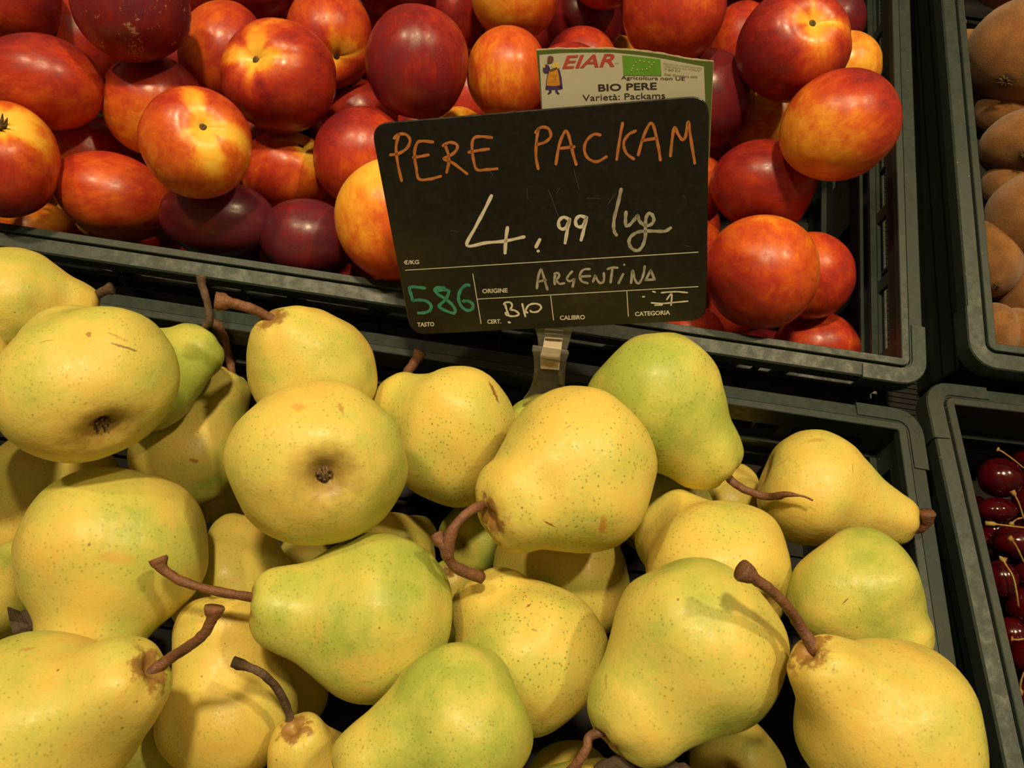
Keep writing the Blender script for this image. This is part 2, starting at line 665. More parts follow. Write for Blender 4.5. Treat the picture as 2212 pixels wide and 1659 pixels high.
#  u, v, r, (tip du, dv), s(+1 tip towards viewer), L, nr, sx, sy, layer, green, spots, label, extras
PEARS = [
 dict(c=(30, 655), r=118, tip=(150, 10), s=-1, L=1.4, g=.38, sp=.5, lab='pale yellow pear at the top left of the pear heap, beside the crate rim',
      stem=[(188, 668, 0), (200, 645, -2), (222, 630, -4), (243, 622, -4)], sw=9.5, dark=1),
 dict(c=(187, 826), r=173, tip=(-25, -75), s=-1, L=1.3, sx=1.09, sy=.90, calm=.5, g=.36, sp=.55, cal=1,
      lab='large pear lying with its calyx towards the viewer and thin brown scratches on top',
      scars=[((265, 748), (1, .35), .42, .017, (.22, .09, .03), .8), ((192, 723), (.3, 1), .05, .03, (.35, .16, .04), .8), ((100, 735), (1, .2), .12, .008, (.30, .14, .04), .6), ((250, 728), (1, .25), .42, .012, (.35, .18, .05), .5)]),
 dict(c=(318, 820), r=115, tip=(112, -92), s=-1, L=1.42, nr=.56, z=.447, g=.85, sp=.7, lab='bright green pear neck behind the scratched pear, with a long dark stem',
      stem=[(440, 712, 0), (452, 690, -3), (447, 650, -2), (436, 615, 0), (434, 596, 0)], sw=8, dark=1),
 dict(c=(408, 978), r=118, tip=(92, -172), s=-1, L=1.65, nr=.50, g=.42, sp=.7, lab='slim yellow pear standing neck up with a curved reddish stem, between two large pears',
      stem=[(500, 800, 2), (494, 765, 0), (485, 730, -2), (470, 705, -4), (452, 694, -6)], sw=8.5,
      scars=[((420, 995), (1, .1), .1, .04, (.32, .13, .04), .8), ((445, 880), (1, -.2), .06, .03, (.32, .14, .04), .6)]),
 dict(c=(674, 800), r=138, tip=(-50, -108), s=1, L=1.12, nr=.5, calm=.8, g=.30, sp=.5, lab='round golden pear with a thick stem and brown star at the base of it',
      stem=[(614, 708, 6), (590, 690, 2), (545, 668, -4), (500, 655, -8), (465, 650, -10)], sw=11, thick=1),
 dict(c=(687, 998), r=180, tip=(10, -30), s=-1, L=1.3, sx=1.03, sy=.96, g=.34, sp=.55, cal=1, calv=(.32, .09),
      lab='large round pear with its brown calyx pit facing the viewer',
      scars=[((640, 880), (1, .1), .1, .06, (.55, .27, .06), .6), ((735, 880), (.3, 1), .1, .03, (.42, .17, .05), .6)]),
 dict(c=(980, 945), r=140, tip=(-170, -70), s=-1, L=1.38, nr=.56, sy=1.22, sx=1.0, g=.44, sp=1.1, lab='speckled pear with a dark scar, leaning neck left behind the big round pear',
      stem=[(868, 835, 4), (880, 805, 0), (897, 780, 0), (908, 758, 0)], sw=10, orange=1, bend=0,
      scars=[((1066, 846), (.45, 1), .2, .045, (.20, .08, .03), .9)]),
 dict(c=(1238, 1022), r=176, tip=(-172, 78), s=1, L=1.28, nr=.50, sx=1.0, sy=1.03, g=.28, sp=1.25, lab='big speckled yellow pear in the middle of the heap with a forked brown stem',
      stem=[(1052, 1088, 2), (1010, 1108, -6), (978, 1145, -8), (966, 1195, -6), (985, 1225, -3), (1040, 1248, 6)], sw=10,
      fork=[(972, 1205, -7), (962, 1185, -7), (950, 1168, -7), (942, 1155, -6)], node=3,
      scars=[((1305, 1135), (.1, 1), .16, .05, (.48, .20, .04), .7), ((1185, 1132), (1, .2), .1, .012, (.18, .08, .02), .9), ((1225, 925), (1, -.5), .07, .010, (.3, .16, .03), .6)]),
 dict(c=(1418, 868), r=151, tip=(150, 150), s=1, L=1.42, nr=.52, g=.72, sp=1.3, lab='bright green speckled pear hanging neck down right of the sign, with a long thin stem',
      stem=[(1577, 1036, 2), (1615, 1060, -2), (1660, 1073, -4), (1700, 1068, -5), (1735, 1072, -5), (1756, 1081, -5)], sw=8.5, taper=1),
 dict(c=(1762, 1058), r=123, tip=(195, 72), s=1, L=1.72, nr=.46, g=.18, sp=.6, lab='golden pear by the right rim, neck pointing right, with a short stub of a stem',
      stem=[(1962, 1138, 4), (1985, 1143, 0), (2000, 1130, -3), (2003, 1105, -5)], sw=10, stub=1,
      scars=[((1840, 1010), (.35, 1), .2, .012, (.35, .15, .04), .6), ((1690, 1000), (1, -.6), .2, .03, (.45, .25, .05), .5), ((1760, 950), (1, 0), .2, .06, (.42, .24, .06), .5)]),
 dict(c=(1545, 1232), r=160, tip=(-90, -80), s=-1, L=1.3, nr=.62, g=.24, sp=.8, lab='yellow speckled pear under the long thin stem, behind the biggest pear'),
 dict(c=(1852, 1283), r=138, tip=(95, 130), s=1, L=1.26, nr=.55, sx=1.05, sy=.93, g=.58, sp=.5, lab='smooth pale green pear against the right rim of the crate',
      scars=[((1828, 1298), (-.4, 1), .09, .012, (.2, .1, .03), .8), ((1856, 1317), (.4, 1), .07, .010, (.2, .1, .03), .7)]),
 dict(c=(1503, 1398), r=192, tip=(-198, 168), s=1, L=1.42, nr=.53, g=.42, sp=.8, lab='biggest pear at the front, neck pointing down left with a stem below',
      stem=[(1276, 1590, 0), (1268, 1615, -2), (1250, 1645, -2), (1232, 1672, 0)], sw=10.5, pinkish=1,
      scars=[((1308, 1470), (.1, 1), .16, .012, (.3, .15, .04), .5)]),
 dict(c=(1912, 1572), r=190, tip=(-182, -190), s=1, L=1.42, nr=.42, g=.22, sp=.5, lab='large yellow pear in the front right corner with a thick upright curved stem',
      stem=[(1728, 1352, 4), (1700, 1310, -2), (1665, 1275, -6), (1630, 1250, -8), (1600, 1230, -9)], sw=12, thick=1),
 dict(c=(1150, 1415), r=163, tip=(-120, -155), s=-1, L=1.25, nr=.5, sy=1.1, g=.40, sp=1.5, lab='heavily speckled yellow pear in the front middle, partly in shadow',
      scars=[((1140, 1308), (1, -.6), .06, .016, (.28, .12, .04), .9), ((1155, 1362), (1, 0), .05, .014, (.35, .2, .05), .7)]),
 dict(c=(812, 1330), r=172, tip=(-245, -40), s=1, L=1.52, nr=.45, sy=1.04, g=.66, sp=.9, lab='bright green pear in the centre front, neck pointing left with a long club-ended stem',
      stem=[(555, 1293, 3), (500, 1283, -2), (430, 1268, -6), (378, 1248, -8), (350, 1225, -9), (342, 1205, -9)], sw=10, thick=1),
 dict(c=(985, 1572), r=170, tip=(-240, 95), s=1, L=1.55, nr=.55, g=.68, sp=.9, lab='green pear at the bottom middle edge, lying sideways'),
 dict(c=(246, 1192), r=190, tip=(-15, 220), s=1, L=1.28, nr=.5, calm=.5, sx=1.02, sy=.96, g=.34, sp=.6, lab='large round yellow-green pear on the left, resting neck down behind the front pear',
      scars=[((250, 1210), (1, .1), .22, .07, (.62, .36, .08), .6), ((195, 1175), (1, .1), .02, .02, (.25, .12, .03), .8)]),
 dict(c=(75, 1590), r=212, tip=(285, -155), s=1, L=1.52, nr=.46, g=.30, sp=.5, lab='large pale yellow pear in the bottom left corner, neck raised to the right',
      stem=[(370, 1420, 3), (405, 1398, -3), (440, 1370, -6), (458, 1335, -8), (463, 1310, -8)], sw=11.5, thick=1,
      scars=[((55, 1403), (1, -.1), .09, .03, (.5, .25, .05), .6), ((350, 1500), (1, -.6), .03, .012, (.3, .13, .04), .8)]),
 dict(c=(492, 1535), r=146, tip=(-20, -235), s=-1, L=1.6, nr=.66, g=.12, sp=.5, lab='deep yellow pear standing upright between the corner pear and the green centre pear',
      scars=[((430, 1587), (.4, 1), .05, .03, (.5, .25, .05), .6)]),
 dict(c=(700, 1735), r=140, tip=(-52, -198), s=1, L=1.62, nr=.46, g=.10, sp=.4, z=.372, lab='yellow pear neck with a dark upright stem at the bottom, left of the green pear',
      stem=[(622, 1535, 4), (600, 1490, -2), (570, 1458, -6), (535, 1440, -8), (503, 1430, -8)], sw=9, dark=2),
 dict(c=(510, 1275), r=132, tip=(20, -150), s=-1, L=1.2, g=.18, sp=.7, low=1, lab='yellow pear half hidden behind the club-ended stem'),
 dict(c=(655, 1262), r=92, tip=(-12, -100), s=-1, L=1.4, nr=.55, g=.30, sp=.5, low=1, lab='small pale pear neck showing under the calyx pear'),
 dict(c=(120, 1045), r=130, tip=(-85, 130), s=1, L=1.35, nr=.42, g=.18, sp=.5, low=1, shiny=1, lab='shiny yellow pear on the left edge, lying under the scratched pear'),
 dict(c=(-25, 1290), r=100, tip=(40, -100), s=-1, L=1.3, g=.42, sp=.4, low=1, lab='green pear cut by the left edge of the frame, above the dry leaf'),
 dict(c=(-118, 815), r=135, tip=(-30, -60), s=-1, L=1.3, g=.34, sp=.4, lab='sliver of a pear at the left edge beside the scratched pear'),
 dict(c=(478, 1040), r=92, tip=(70, 20), s=-1, L=1.3, g=.25, sp=.4, low=1, cal=1, calv=(-.45, .55), lab='shaded pear with its dark calyx showing under the slim yellow pear'),
 dict(c=(1215, 1255), r=150, tip=(90, -60), s=-1, L=1.3, g=.28, sp=.9, low=1, lab='shaded yellow pear under the big speckled middle pear'),
 dict(c=(990, 1305), r=88, tip=(-10, -92), s=1, L=1.4, nr=.45, g=.50, sp=.7, low=1, lab='small green pear neck below the forked stem'),
 dict(c=(850, 1205), r=95, tip=(60, -50), s=-1, L=1.3, g=.25, sp=.5, low=1, lab='brownish pear sliver between the calyx pear and the green centre pear'),
 dict(c=(1035, 1165), r=90, tip=(60, 0), s=-1, L=1.3, g=.6, sp=.5, low=1, lab='dark green shaded pear below the scarred pear'),
 dict(c=(1440, 1110), r=98, tip=(-60, 60), s=-1, L=1.3, g=.60, sp=.5, low=1, lab='green pear in the shadow beneath the hanging green pear'),
 dict(c=(1572, 1095), r=88, tip=(60, -60), s=-1, L=1.3, g=.22, sp=.6, low=1, lab='yellow pear piece under the long thin stem'),
 dict(c=(1165, 925), r=72, tip=(10, -10), s=-1, L=1.3, g=.55, sp=.5, low=1, lab='small green pear top peeping out at the foot of the sign holder'),
 dict(c=(1235, 1700), r=98, tip=(60, 20), s=-1, L=1.3, g=.30, sp=.5, low=1, lab='yellow pear top at the bottom edge beneath the biggest pear'),
 dict(c=(1590, 1650), r=100, tip=(60, 20), s=-1, L=1.3, g=.30, sp=.5, low=1, lab='shaded pear at the bottom edge between the two large right pears'),
 dict(c=(300, 1610), r=125, tip=(0, -60), s=-1, L=1.3, g=.55, sp=.4, low=1, lab='shaded greenish pear under the corner pear at the bottom edge'),
 dict(c=(615, 1490), r=92, tip=(30, -60), s=-1, L=1.3, g=.10, sp=.5, low=1, lab='deep yellow pear piece just below the green centre pear'),
 dict(c=(1890, 1395), r=100, tip=(40, 40), s=-1, L=1.3, g=.25, sp=.4, low=1, lab='small piece of yellow pear below the pale green pear at the right rim'),
]

# u, v, rx, ry, angle, cavity dir, tone, gradient (x, y, t, amount), label
NECTS = [
 (20, -12, 106, 106, 0, (0, -.3, -1), .66, (-.6, 1, 0, -.18), 'dark red nectarine in the top left corner', 0),
 (168, 85, 84, 100, 0, (0, 0, -1), .62, (0, 0, 0, 0), 'shaded red nectarine between the corner one and the scuffed one', 1),
 (284, 12, 121, 117, 0, (.3, -.8, -.4), .88, (-.5, .9, 0, -.16), 'dark crimson nectarine with pale scuff marks, top left', 0),
 (92, 178, 129, 97, 8, (-.9, .1, -.3), .58, (.5, 1, 0, -.22), 'wide red nectarine at the left edge, fading to orange below', 0),
 (334, 228, 106, 106, 0, (-.62, -.62, -.45), .48, (.3, -1, 0, .40), 'orange nectarine with a plum-dark cap, left of centre', 0),
 (490, 120, 98, 112, 0, (.7, -.7, -.3), .46, (.8, .2, 0, .22), 'orange-red nectarine behind the star-marked one', 0),
 (603, 166, 122, 115, 0, (-.25, -.03, .95), .60, (.2, 1, 0, .10), 'red nectarine with a bright yellow star round its stem pit, left of the sign', 0),
 (712, 82, 92, 108, 0, (.35, .70, .6), .50, (.1, .3, 0, .12), 'orange-red nectarine with a dark stem hole at its foot', 0),
 (552, -62, 96, 96, 0, (0, 0, -1), .72, (0, 0, 0, 0), 'dark nectarine cut by the top edge, left half', 0),
 (440, -45, 74, 84, 0, (0, 0, -1), .58, (0, 0, 0, 0), 'small red nectarine piece at the top edge, between two dark ones', 1),
 (901, 138, 112, 121, 0, (-.2, .8, -.5), .76, (-.6, .8, 0, .14), 'glossy dark red nectarine standing out above the sign', 0),
 (780, 258, 82, 82, 0, (0, 0, -1), .66, (0, 1, 0, .1), 'purple-red nectarine in the gap left of the dark red one', 1),
 (425, 309, 116, 117, -15, (.48, -.12, .86), .40, (-.3, -.8, 0, .12), 'orange nectarine with a yellow stem pit in the left middle', 0),
 (14, 345, 102, 123, 0, (.33, -.48, .78), .56, (-.5, .5, 0, .25), 'red nectarine at the left edge with a dried stem tuft', 0),
 (180, 340, 96, 92, 0, (-.5, -.8, -.2), .42, (.8, .2, 0, .26), 'red and yellow nectarine behind the reddish oval one', 1),
 (243, 425, 128, 91, 14, (-.88, .35, .12), .46, (.2, .5, 0, -.05), 'orange-red oval nectarine above the front rim, left', 0),
 (620, 370, 98, 88, 0, (.50, -.60, .5), .47, (-.5, .5, 0, .10), 'orange-red nectarine in the middle left with a pit at its upper right', 0),
 (785, 342, 108, 106, 0, (0, .6, -.8), .55, (.5, .6, 0, -.24), 'red nectarine fading to orange, left of the sign', 0),
 (472, 474, 122, 84, 6, (0, .1, -1), .97, (-1, .2, 0, -.12), 'plum-dark oval nectarine at the front rim', 0),
 (664, 517, 102, 87, 8, (.1, -.3, -1), .93, (0, 0, 0, 0), 'plum-dark nectarine with a dull bloom at the front rim', 0),
 (845, 473, 119, 129, 0, (0, -.9, -.4), .20, (.2, 1, 0, .30), 'yellow-orange nectarine tucked behind the left edge of the sign', 0),
 (1096, 160, 89, 98, 0, (.1, .9, -.4), .32, (.6, -.3, 0, .14), 'bright orange nectarine left of the printed card', 0),
 (1112, -14, 95, 94, 0, (-.5, -.8, -.2), .26, (.6, -.2, 0, .14), 'yellow-orange nectarine cut by the top edge above the card', 0),
 (850, -62, 95, 92, 0, (0, 0, -1), .78, (0, 0, 0, 0), 'dark nectarine cut by the top edge above the glossy one', 0),
 (978, 22, 72, 90, 0, (0, 0, -1), .68, (0, 0, 0, 0), 'dark red shaded nectarine right of the glossy one', 1),
 (1228, 188, 88, 92, 0, (0, 0, -1), .64, (-1, 0, 0, 0), 'red nectarine behind the left edge of the printed card', 0),
 (1255, 142, 78, 80, 0, (0, .5, -1), .60, (.7, 0, 0, -.24), 'rosy nectarine top showing above the printed card', 1),
 (1338, 140, 56, 60, 0, (0, 0, -1), .16, (0, 0, 0, 0), 'small yellow nectarine top above the printed card', 1),
 (1262, 45, 84, 86, 0, (0, 0, -1), .80, (0, 0, 0, 0), 'dark shaded nectarine in the hollow above the card', 1),
 (1305, -72, 84, 86, 0, (0, 0, -1), .52, (0, 0, 0, 0), 'red nectarine peeping in at the top edge above the card', 0),
 (1455, 20, 112, 112, 0, (-.2, -.9, -.3), .55, (.1, .9, 0, -.10), 'large orange-red nectarine at the top, right of the card', 0),
 (1604, 92, 70, 86, 0, (0, 0, -1), .52, (0, 0, 0, 0), 'red nectarine squeezed behind the purple-red star-marked one', 1),
 (1713, 100, 120, 115, -12, (.11, -.13, .97), .64, (-.5, .1, 0, .12), 'crimson nectarine with a yellow star round its pit, top right', 0),
 (1525, 215, 103, 105, 0, (.3, -.8, -.3), .88, (.2, .6, 0, 0), 'purple-red nectarine behind the right edge of the sign', 0),
 (1814, 272, 126, 115, -18, (.80, -.52, -.1), .42, (.75, -.65, 0, .30), 'large nectarine by the right rim, red above and orange below', 0),
 (1828, 145, 72, 72, 0, (0, 0, -1), .14, (0, 0, 0, 0), 'yellow nectarine against the right rim', 1),
 (1652, 262, 84, 84, 0, (.5, .2, .2), .20, (0, 0, 0, 0), 'shaded yellow-orange nectarine in the right hollow', 1),
 (1798, 48, 70, 70, 0, (0, 0, -1), .92, (0, 0, 0, 0), 'dark plum nectarine by the right rim at the top', 1),
 (1652, 402, 115, 96, 12, (.8, .3, .1), .66, (-.2, .3, 0, 0), 'crimson nectarine at the right of the sign', 0),
 (1645, 588, 121, 122, 0, (0, -.3, -.9), .44, (-.5, .6, 0, .18), 'large orange-red nectarine at the front rim, right of the sign', 0),
 (1748, 595, 94, 94, 0, (0, 0, -1), .47, (.8, .3, 0, .18), 'orange-red nectarine behind the large one at the right rim', 0),
 (1762, 752, 90, 80, 0, (0, .7, -.6), .50, (0, .5, 0, -.1), 'bright red nectarine in the front right corner, low in the crate', 0),
 (1488, 408, 78, 84, 0, (0, 0, -1), .40, (0, 0, 0, 0), 'orange nectarine sliver at the right edge of the sign', 1),
 (1490, 545, 74, 76, 0, (0, 0, -1), .48, (0, 0, 0, 0), 'red nectarine sliver lower at the right edge of the sign', 1),
 (1492, 728, 74, 70, 0, (0, 0, -1), .58, (0, 0, 0, 0), 'red nectarine behind the bottom right corner of the sign', 1),
 (80, 515, 86, 80, 0, (0, 0, -1), .24, (0, 0, 0, 0), 'shaded orange nectarine low in the left front corner', 1),
 (172, 475, 66, 66, 0, (0, 0, -1), .05, (0, 0, 0, 0), 'yellow nectarine sliver under the reddish oval one', 1),
 (372, 462, 60, 60, 0, (0, 0, -1), .08, (0, 0, 0, 0), 'yellow nectarine sliver between the oval and the plum-dark one', 1),
 (286, 332, 62, 66, 0, (0, 0, -1), .62, (0, 0, 0, 0), 'rosy nectarine sliver in the gap left of the orange one', 1),
 (392, 118, 78, 84, 0, (0, 0, -1), .66, (0, 0, 0, 0), 'deep shaded red nectarine between the scuffed and the orange-red ones', 2),
 (560, 300, 84, 84, 0, (0, 0, -1), .64, (0, 0, 0, 0), 'deep shaded red nectarine under the star-marked one', 2),
 (712, 440, 78, 84, 0, (0, 0, -1), .60, (0, 0, 0, 0), 'deep shaded nectarine between the plum-dark and the fading one', 2),
 (1010, 215, 78, 84, 0, (0, 0, -1), .62, (0, 0, 0, 0), 'deep shaded nectarine between the glossy and the bright orange ones', 2),
 (640, -10, 80, 84, 0, (0, 0, -1), .66, (0, 0, 0, 0), 'deep shaded nectarine at the top edge left of the pit-faced one', 2),
 (1560, 300, 80, 84, 0, (0, 0, -1), .60, (0, 0, 0, 0), 'deep shaded nectarine below the purple-red one', 2),
 (990, 290, 58, 56, 0, (0, 0, -1), .16, (0, 0, 0, 0), 'yellow nectarine sliver just above the sign', 1),
]

SLOTN = [((612, 660), .30, 'orange nectarine seen through a slot in the front wall of its crate, left half'), ((818, 690), .66, 'red nectarine seen through a slot beside the bottom left corner of the sign'),
         ((425, 625), .66, 'red nectarine seen through the leftmost slot behind a tall pear stem')]

# ---- settle the piles: every fruit slides along its own line of sight until it rests beside its neighbours
fr = []
for i, p in enumerate(PEARS):
    u, v = p['c']
    low = p.get('low', 0)
    zs = (.0385 if not low else .037) * F / p['r']
    zp = plane_depth(u, v, P_PEAR, LOWN, .016 if not low else -.022)
    z = .45 * zs + .55 * zp if not low else .15 * zs + .85 * zp
    if 'z' in p:
        z = p['z']
    du, dv = p['tip']
    L = p['L']
    d2 = math.hypot(du, dv) / p['r']
    L = max(L, d2 + .02)
    t = math.sqrt(max(L * L - d2 * d2, 0)) * p['s']
    fr.append(dict(kind='pear', i=i, u=u, v=v, z0=z, z=z, ax=np.array([du / p['r'], dv / p['r'], t]), r=p['r'], L=L, low=low))
for i, nrec in enumerate(NECTS):
    u, v, rx, ry = nrec[:4]
    low = nrec[9]
    r = math.sqrt(rx * ry)
    zs = .031 * F / r
    zp = plane_depth(u, v, P_NECT, HIGHN, (.006, -.032, -.055)[low])
    z = .45 * zs + .55 * zp if not low else .1 * zs + .9 * zp
    fr.append(dict(kind='nect', i=i, u=u, v=v, z0=z, z=z, r=r, low=low))

for j, ((u, v), tn_, lab) in enumerate(SLOTN):
    yn = MAT_NECT.to_3x3() @ Vector((0, 1, 0))
    hp = hitp(u, v, P_NECT + yn * .0095, yn)
    c_ = hp + MAT_NECT.to_3x3() @ Vector((0, .0375, -.012))
    d_ = c_ - CAM
    zc_ = d_.dot(W)
    uu, vv_ = 1106 + F * d_.dot(XC) / zc_, 829.5 - F * d_.dot(YC) / zc_
    rr_ = .0265 * F / zc_
    NECTS.append((uu, vv_, rr_, rr_, 0, (0, -.8, -.6), tn_, (0, 0, 0, 0), lab, 1))
    fr.append(dict(kind='nect', i=len(NECTS) - 1, u=uu, v=vv_, z0=zc_, z=zc_, r=rr_, low=1, fix=1))

CX, CY, CZ = np.array(XC), np.array(YC), np.array(W)
C0 = np.array(CAM)


def balls(f):
    d = CX * ((f['u'] - 1106) / F) - CY * ((f['v'] - 829.5) / F) + CZ
    c = C0 + d * f['z']
    R = f['r'] * f['z'] / F
    out = [(c, R * .98)]
    if f['kind'] == 'pear':
        a = f['ax']
        w = CX * a[0] - CY * a[1] - CZ * a[2]
        out = [(c, R * .96), (c + w * R * .42, R * .80), (c + w * R * .76, R * .52)]
    return out, d


IP, IN_ = MAT_PEAR.inverted(), MAT_NECT.inverted()
mat_np = lambda M_: (np.array(M_.to_3x3()), np.array(M_.translation))
IPr, IPt = mat_np(IP)
INr, INt = mat_np(IN_)
RW = .0180


def wall_gap(dh, zc):
    # distance from a ball centre to a wall: dh horizontal distance, zc height of the centre over the rim
    return dh if zc <= 0 else (math.hypot(dh, zc) if dh > 0 else (zc if dh > -.02 else 9))


def walls(f, bl):
    near = far = 0.0
    for c, r in bl:
        if f['kind'] == 'pear':
            q = IPr @ c + IPt
            near = max(near, r - wall_gap(-RW - q[1], q[2]) if -RW - q[1] > -.06 else 0, r - wall_gap(-RW - q[0], q[2]))
            q = INr @ c + INt
            near = max(near, r - wall_gap(-q[1], q[2]))
        else:
            q = INr @ c + INt
            far = max(far, r - wall_gap(q[1] - RW, q[2]) if q[2] < .012 else 0)
            near = max(near, r - wall_gap(-RW - q[0], q[2]))
    return near, far


nb = []
for a in range(len(fr)):
    for b in range(a + 1, len(fr)):
        A, B = fr[a], fr[b]
        if A['kind'] == B['kind'] and math.hypot(A['u'] - B['u'], A['v'] - B['v']) < 2.6 * (A['r'] + B['r']) * .75:
            nb.append((a, b))
for it in range(260):
    push = [0.0] * len(fr)
    bs = [balls(f) for f in fr]
    for a, b in nb:
        worst = 0
        for (ca, ra) in bs[a][0]:
            for (cb, rb) in bs[b][0]:
                dv = ca - cb
                dist = math.sqrt(dv @ dv)
                ov = ra + rb - dist
                if ov > worst:
                    # how fast the gap opens when a moves nearer and b moves away
                    sgn = -1 if fr[a]['z0'] + .03 * fr[a]['low'] < fr[b]['z0'] + .03 * fr[b]['low'] else 1
                    worst = ov
                    rate = abs((dv @ bs[a][1]) / max(dist, 1e-6))
                    st_ = min(ov, .004) / max(rate, .35)
        if worst > 0:
            push[a] += sgn * st_ * .22
            push[b] -= sgn * st_ * .22
    for j, f in enumerate(fr):
        nr_, fa_ = walls(f, bs[j][0])
        push[j] += -min(nr_, .006) * .5 + min(fa_, .006) * .35
    for f, s_ in zip(fr, push):
        k = .004 if it < 200 else 0
        if f.get('fix'):
            continue
        f['z'] += max(-.003, min(.003, s_)) + (f['z0'] - f['z']) * k
worst = []
bs = [balls(f) for f in fr]
for a, b in nb:
    ov = max(ra + rb - np.linalg.norm(ca - cb) for ca, ra in bs[a][0] for cb, rb in bs[b][0])
    if ov > .006:
        worst.append((round(float(ov) * 1000, 1), fr[a]['kind'], fr[a]['i'], fr[b]['i']))
worst.sort(reverse=True)
for f, b in zip(fr, bs):
    g = walls(f, b[0])
    if max(g) > .002:
        print('WALL', f['kind'], f['i'], [round(x * 1000, 1) for x in g])
print('OVERLAPS', len(worst), worst[:12])
print('RADII', [(f['kind'][0], f['i'], round(f['r'] * f['z'] / F * 1000), round(f['z'], 3)) for f in fr])

# ---------------------------------------------------------------- pears


def set_attr(me, name, typ, data):
    a = me.attributes.new(name, typ, 'POINT')
    a.data.foreach_set('vector' if typ == 'FLOAT_VECTOR' else 'value', np.asarray(data, dtype=np.float32).ravel())


def frame_of(axis):
    """shape axes in camera frame: z along axis, x as near as can be to image right"""
    z = np.array(axis, float)
    z /= np.linalg.norm(z)
    x = np.array([1.0, 0, 0])
    x -= z * (x @ z)
    if np.linalg.norm(x) < .25:
        x = np.array([0, 1.0, 0])
        x -= z * (x @ z)
    x /= np.linalg.norm(x)
    y = np.cross(z, x)
    return x, y, z


def c2w(v):
    return XC * float(v[0]) - YC * float(v[1]) - W * float(v[2])


def pear_mesh(axis, L, nr, R, sx, sy, seed, bend, calm=1.0, NR=56):
    prof = [(-.70, 0), (-.76, .10), (-.86, .24), (-.88, .40), (-.78, .63), (-.55, .85), (-.25, .975), (.05, 1.0), (.32, .93), (.58, .78)]
    zt = L
    prof += [(.58 + (zt - .58) * .34, nr + (.78 - nr) * .38), (.58 + (zt - .58) * .62, nr + .03), (zt - min(.19, .24 * (zt - .58)), nr * .93), (zt - min(.07, .09 * (zt - .58)), nr * .74), (zt - .005, nr * .46), (zt - .01, nr * .26), (zt - .07, nr * .10), (zt - .09, 0)]
    if L < 1.2:
        prof = prof[:9] + [(.60, .765), (.60 + (L - .6) * .38, .60), (.60 + (L - .6) * .72, .43), (L - .04, .27), (L, .15), (L - .03, .06), (L - .05, 0)]
    pr = catmull(prof, 4)
    x, y, z = frame_of(axis)
    vs, shp, ends, fs = [], [], [], []
    rings = [(max(q[1], 0), q[0]) for q in pr]
    rings[0] = (0, rings[0][1])
    so = Vector((seed * 3.1, seed * 1.7, seed))
    for (r, zz) in rings:
        for k in range(NR):
            a = 2 * math.pi * k / NR
            px, py = r * math.cos(a), r * math.sin(a)
            n = noise.noise(Vector((px, py, zz)) * 1.1 + so) * .115 * calm + noise.noise(Vector((px, py, zz)) * 2.4 + so) * .034
            n += .018 * math.cos(5 * a + seed) * max(0, min(1, (zz - .5) * 2)) * (1 if r > .1 else 0)
            k1 = 1 + n
            t = max(zz, 0) / L
            bx = bend * t * t
            q = (px * k1 * sx + bx, py * k1 * sy, zz * (1 + n * .3))
            vs.append(c2w((x * q[0] + y * q[1] + z * q[2]) * R))
            shp.append((px * k1, py * k1, zz))
            ends.append((math.sqrt(r * r + (L - zz) ** 2), math.sqrt(r * r + (zz + .80) ** 2), 0))
    n = len(rings)
    for i in range(n - 1):
        for k in range(NR):
            k2 = (k + 1) % NR
            fs.append((i * NR + k, i * NR + k2, (i + 1) * NR + k2, (i + 1) * NR + k))
    me = mesh('pear', vs, fs)
    me.attributes
    set_attr(me, 'shp', 'FLOAT_VECTOR', shp)
    set_attr(me, 'ends', 'FLOAT_VECTOR', ends)
    return me, vs, fs, shp, (x, y, z)


def add_calyx(o, cpos, axis_w, R, seed):
    """ring of dry sepals in the calyx pit"""
    mb = MB()
    rnd = random.Random(seed)
    n = axis_w.normalized()
    t1 = n.orthogonal().normalized()
    t2 = n.cross(t1)
    for k in range(6):
        a = k * 2 * math.pi / 6 + rnd.uniform(-.2, .2)
        d = t1 * math.cos(a) + t2 * math.sin(a)
        ln = R * rnd.uniform(.05, .10)
        b = cpos + d * R * .035
        pts = [b, b + d * ln * .5 + n * ln * .7, b + d * ln * rnd.uniform(-.2, .7) + n * ln * rnd.uniform(1.0, 1.6)]
        pts = catmull(pts, 3)
        m_ = len(pts)
        v, f = tube(pts, [R * .035 * (1 - .75 * i / (m_ - 1)) for i in range(m_)], 6, True, .4, seed + k)
        mb.add(v, f)
    v, f = tube([cpos - n * R * .03, cpos, cpos + n * R * .035, cpos + n * R * .05], [R * .10, R * .11, R * .08, R * .03], 10, True, .5, seed)
    mb.add(v, f)
    c = mb.build('calyx', M_CALYX, o, smooth=True)
    return c


